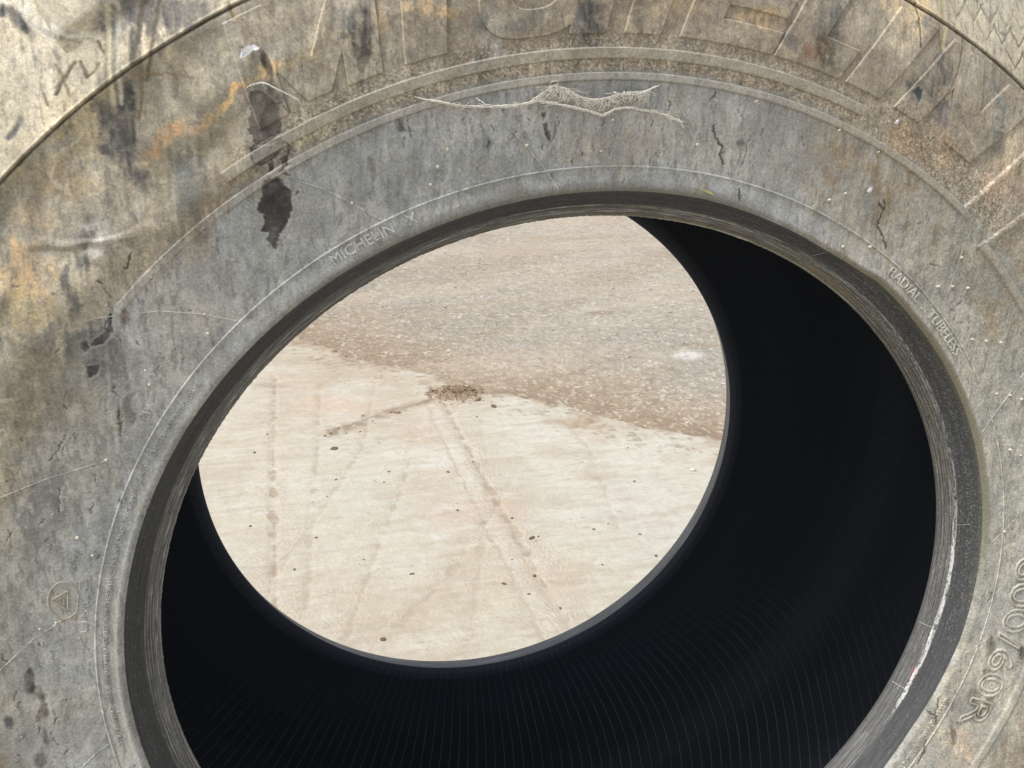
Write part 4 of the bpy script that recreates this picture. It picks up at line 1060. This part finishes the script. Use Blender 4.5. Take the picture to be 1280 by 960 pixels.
def stones(xs, ys, zs, sz, colr, flat=.6):
    n = len(xs); V = np.repeat(ICO_V[None], n, 0)*(1+(RNG.rand(n, 12, 1)-.5)*.55)
    a = RNG.rand(n)*2*np.pi; ca, sa = np.cos(a)[:, None], np.sin(a)[:, None]
    st = (1+RNG.rand(n)*.8)[:, None]
    vx = V[..., 0]*st; vy = V[..., 1]; X_ = vx*ca-vy*sa; Y_ = vx*sa+vy*ca
    P = np.stack([X_*sz[:, None]+xs[:, None], Y_*sz[:, None]+ys[:, None], V[..., 2]*sz[:, None]*flat+zs[:, None]], -1)
    F = (ICO_F[None]+(np.arange(n)*12)[:, None, None]).reshape(-1, 3)
    return P.reshape(-1, 3), F, np.repeat(colr, 12, 0)


n = 15000
rd = np.sqrt(RNG.uniform(2.0**2, 9.5**2, n*2)); an = np.radians(RNG.uniform(0, 47, n*2)); x = FOOT[0]+rd*np.sin(an); y = FOOT[1]+rd*np.cos(an)
e = -polysdf(x, y, SLAB); dens = sst(.02, .5, e)*(.35+.65*sst(2.6, 1.0, e))*sst(-.12, .18, fbm(x*1.3+y*.6, y*2.6, 210, 4))*1.3
k = (e > -.01) & (RNG.rand(n*2) < dens+.05); x, y, e = x[k][:n], y[k][:n], e[k][:n]; n = len(x)
sz = np.clip(RNG.lognormal(math.log(.0027), .5, n), .0013, .011)
pal = np.array([(222, 214, 202), (200, 188, 172), (196, 188, 176), (236, 232, 224), (188, 178, 164), (210, 196, 176), (200, 195, 186)], float)
cs = pal[RNG.randint(0, len(pal), n)]*(1+(RNG.rand(n, 1)-.5)*.15)
_, hh_ = paint_gravel(x, y)
V, F, cc = stones(x, y, -.0215+hh_+sz*.08, sz, lin(np.clip(cs, 0, 250))*KG, .42)
o = npmesh("gravel", V, F, M_SLAB, None, cc, smooth=False); tag(o, None, None, kind="stuff"); o["label"] = "loose pale gravel scattered over the brown earth beyond the concrete"; o["category"] = "gravel"

M_DIRT = mat_plain("dry_dirt", lin((172, 152, 130))*KG, .95, .1, .3, 60)
M_PEB = mat_plain("dark_pebble", lin((132, 115, 98))*KG, .9, .2, .3, 200)


def pebble(px, size, label, group=None, mat=M_PEB, flat=.55, name="pebble", cat="pebble"):
    g = gnd(px)[0]; bm = bmesh.new(); bmesh.ops.create_icosphere(bm, subdivisions=2, radius=1)
    st = random.uniform(1, 1.9); a = random.uniform(0, 3.1)
    ox, oy = random.uniform(0, 50), random.uniform(0, 50)
    for v in bm.verts:
        k = 1+.5*float(fbm(np.array([v.co.x*1.3+ox]), np.array([v.co.y*1.3+v.co.z+oy]), 5, 3)[0])
        v.co = Vector((v.co.x*st*k, v.co.y*k, v.co.z*flat*k))*size
        v.co.rotate(Matrix.Rotation(a, 3, 'Z'))
    me = bpy.data.meshes.new(name); bm.to_mesh(me); bm.free(); me.materials.append(mat)
    o = bpy.data.objects.new(name, me); col.objects.link(o); o.location = (g[0], g[1], size*flat*.55)
    tag(o, label, cat, group); return o


pebble((418, 561), .012, "largest flat dark clod on the concrete left of the middle of the opening", flat=.25, name="clod", cat="clod")
pebble((617, 508), .010, "flat brown clod on the concrete just right of the dirt heap", flat=.25, name="clod", cat="clod")
pebble((414, 542), .010, "thin brown clod at the left end of the dragged dirt line", flat=.25, name="clod", cat="clod")
pebble((665, 673), .006, "larger of three brown crumbs lying together beside the centre tyre track", flat=.5)
pebble((479, 800), .006, "brown crumb at the bottom of the opening near the lower bead", flat=.5)
for q in [(406, 545), (433, 542), (334, 543), (318, 566), (450, 540), (474, 554), (572, 638), (409, 621), (420, 600), (395, 672), (313, 658), (591, 577), (640, 648), (670, 677), (673, 671), (753, 706), (661, 743), (760, 655), (793, 602), (742, 662), (800, 668), (728, 578), (820, 695), (596, 521), (668, 720), (515, 718), (560, 590), (486, 590), (480, 603), (368, 712), (695, 507), (640, 700), (785, 560), (455, 700), (630, 730), (700, 760)]:
    pebble(q, random.uniform(.002, .004), "small dark pebble lying on the pale concrete seen through the tyre", "small pebbles on the concrete")
M_PALE = mat_plain("pale_leaf", lin((240, 236, 220))*KG, .8, .2, .08, 100)
pebble((866, 588), .009, "pale curled flake on the concrete by the right edge of the opening", flat=.5, mat=M_PALE, name="leaf_flake", cat="flake")


# heap of dry dirt
def heap():
    c = gnd((572, 492))[0]; ax = gnd((604, 498))[0]-c; n = 70
    g = np.linspace(-1.2, 1.2, n); U_, V_ = np.meshgrid(g, g, indexing='ij')
    q = np.hypot(U_, V_)+ns((U_*2).ravel(), (V_*2).ravel(), 301, 1, 1, 3).reshape(U_.shape)*.9
    hz = sst(1.0, .1, q)*.010+ns((U_*9).ravel(), (V_*9).ravel(), 302, 1, 1, 4).reshape(U_.shape)*.024*sst(1.05, .7, q)
    e1 = ax/np.linalg.norm(ax)*.125; e2 = np.array([-e1[1], e1[0]])*.85
    X_ = c[0]+U_*e1[0]+V_*e2[0]; Y_ = c[1]+U_*e1[1]+V_*e2[1]
    V1, F1, _ = compact(np.stack([X_, Y_, hz-.002], -1).reshape(-1, 3), gridF(n, n, False, keep=(q < 1.05)))
    m = 170; a = RNG.rand(m)*6.28; rr_ = np.abs(RNG.normal(0, .62, m)); xs = c[0]+rr_*(np.cos(a)*e1[0]+np.sin(a)*e2[0]); ys = c[1]+rr_*(np.cos(a)*e1[1]+np.sin(a)*e2[1])
    # crumbs spilled along the dragged line
    k = RNG.rand(30); i = np.interp(k, np.linspace(0, 1, len(DRAG)), DRAG[:, 0]); j = np.interp(k, np.linspace(0, 1, len(DRAG)), DRAG[:, 1])
    xs = np.r_[xs, i+RNG.normal(0, .012, 30)]; ys = np.r_[ys, j+RNG.normal(0, .018, 30)]; m += 30
    sz_ = np.clip(RNG.lognormal(math.log(.003), .45, m), .0015, .009)
    zs = np.r_[np.clip(.03*(1-rr_), 0, .03), np.full(30, .002)]
    V2, F2, _ = stones(xs, ys, zs, sz_, np.zeros((m, 3)))
    o = npmesh("dirt_heap", V1, F1[:, ::-1], M_DIRT, smooth=True)
    p_ = npmesh("loose_crumbs", V2, F2, M_DIRT, o, smooth=False); tag(p_, None, None, kind="stuff"); tag(o, "low brown heap of crumbled dirt with a dragged trail on the concrete edge", "dirt heap")


heap()
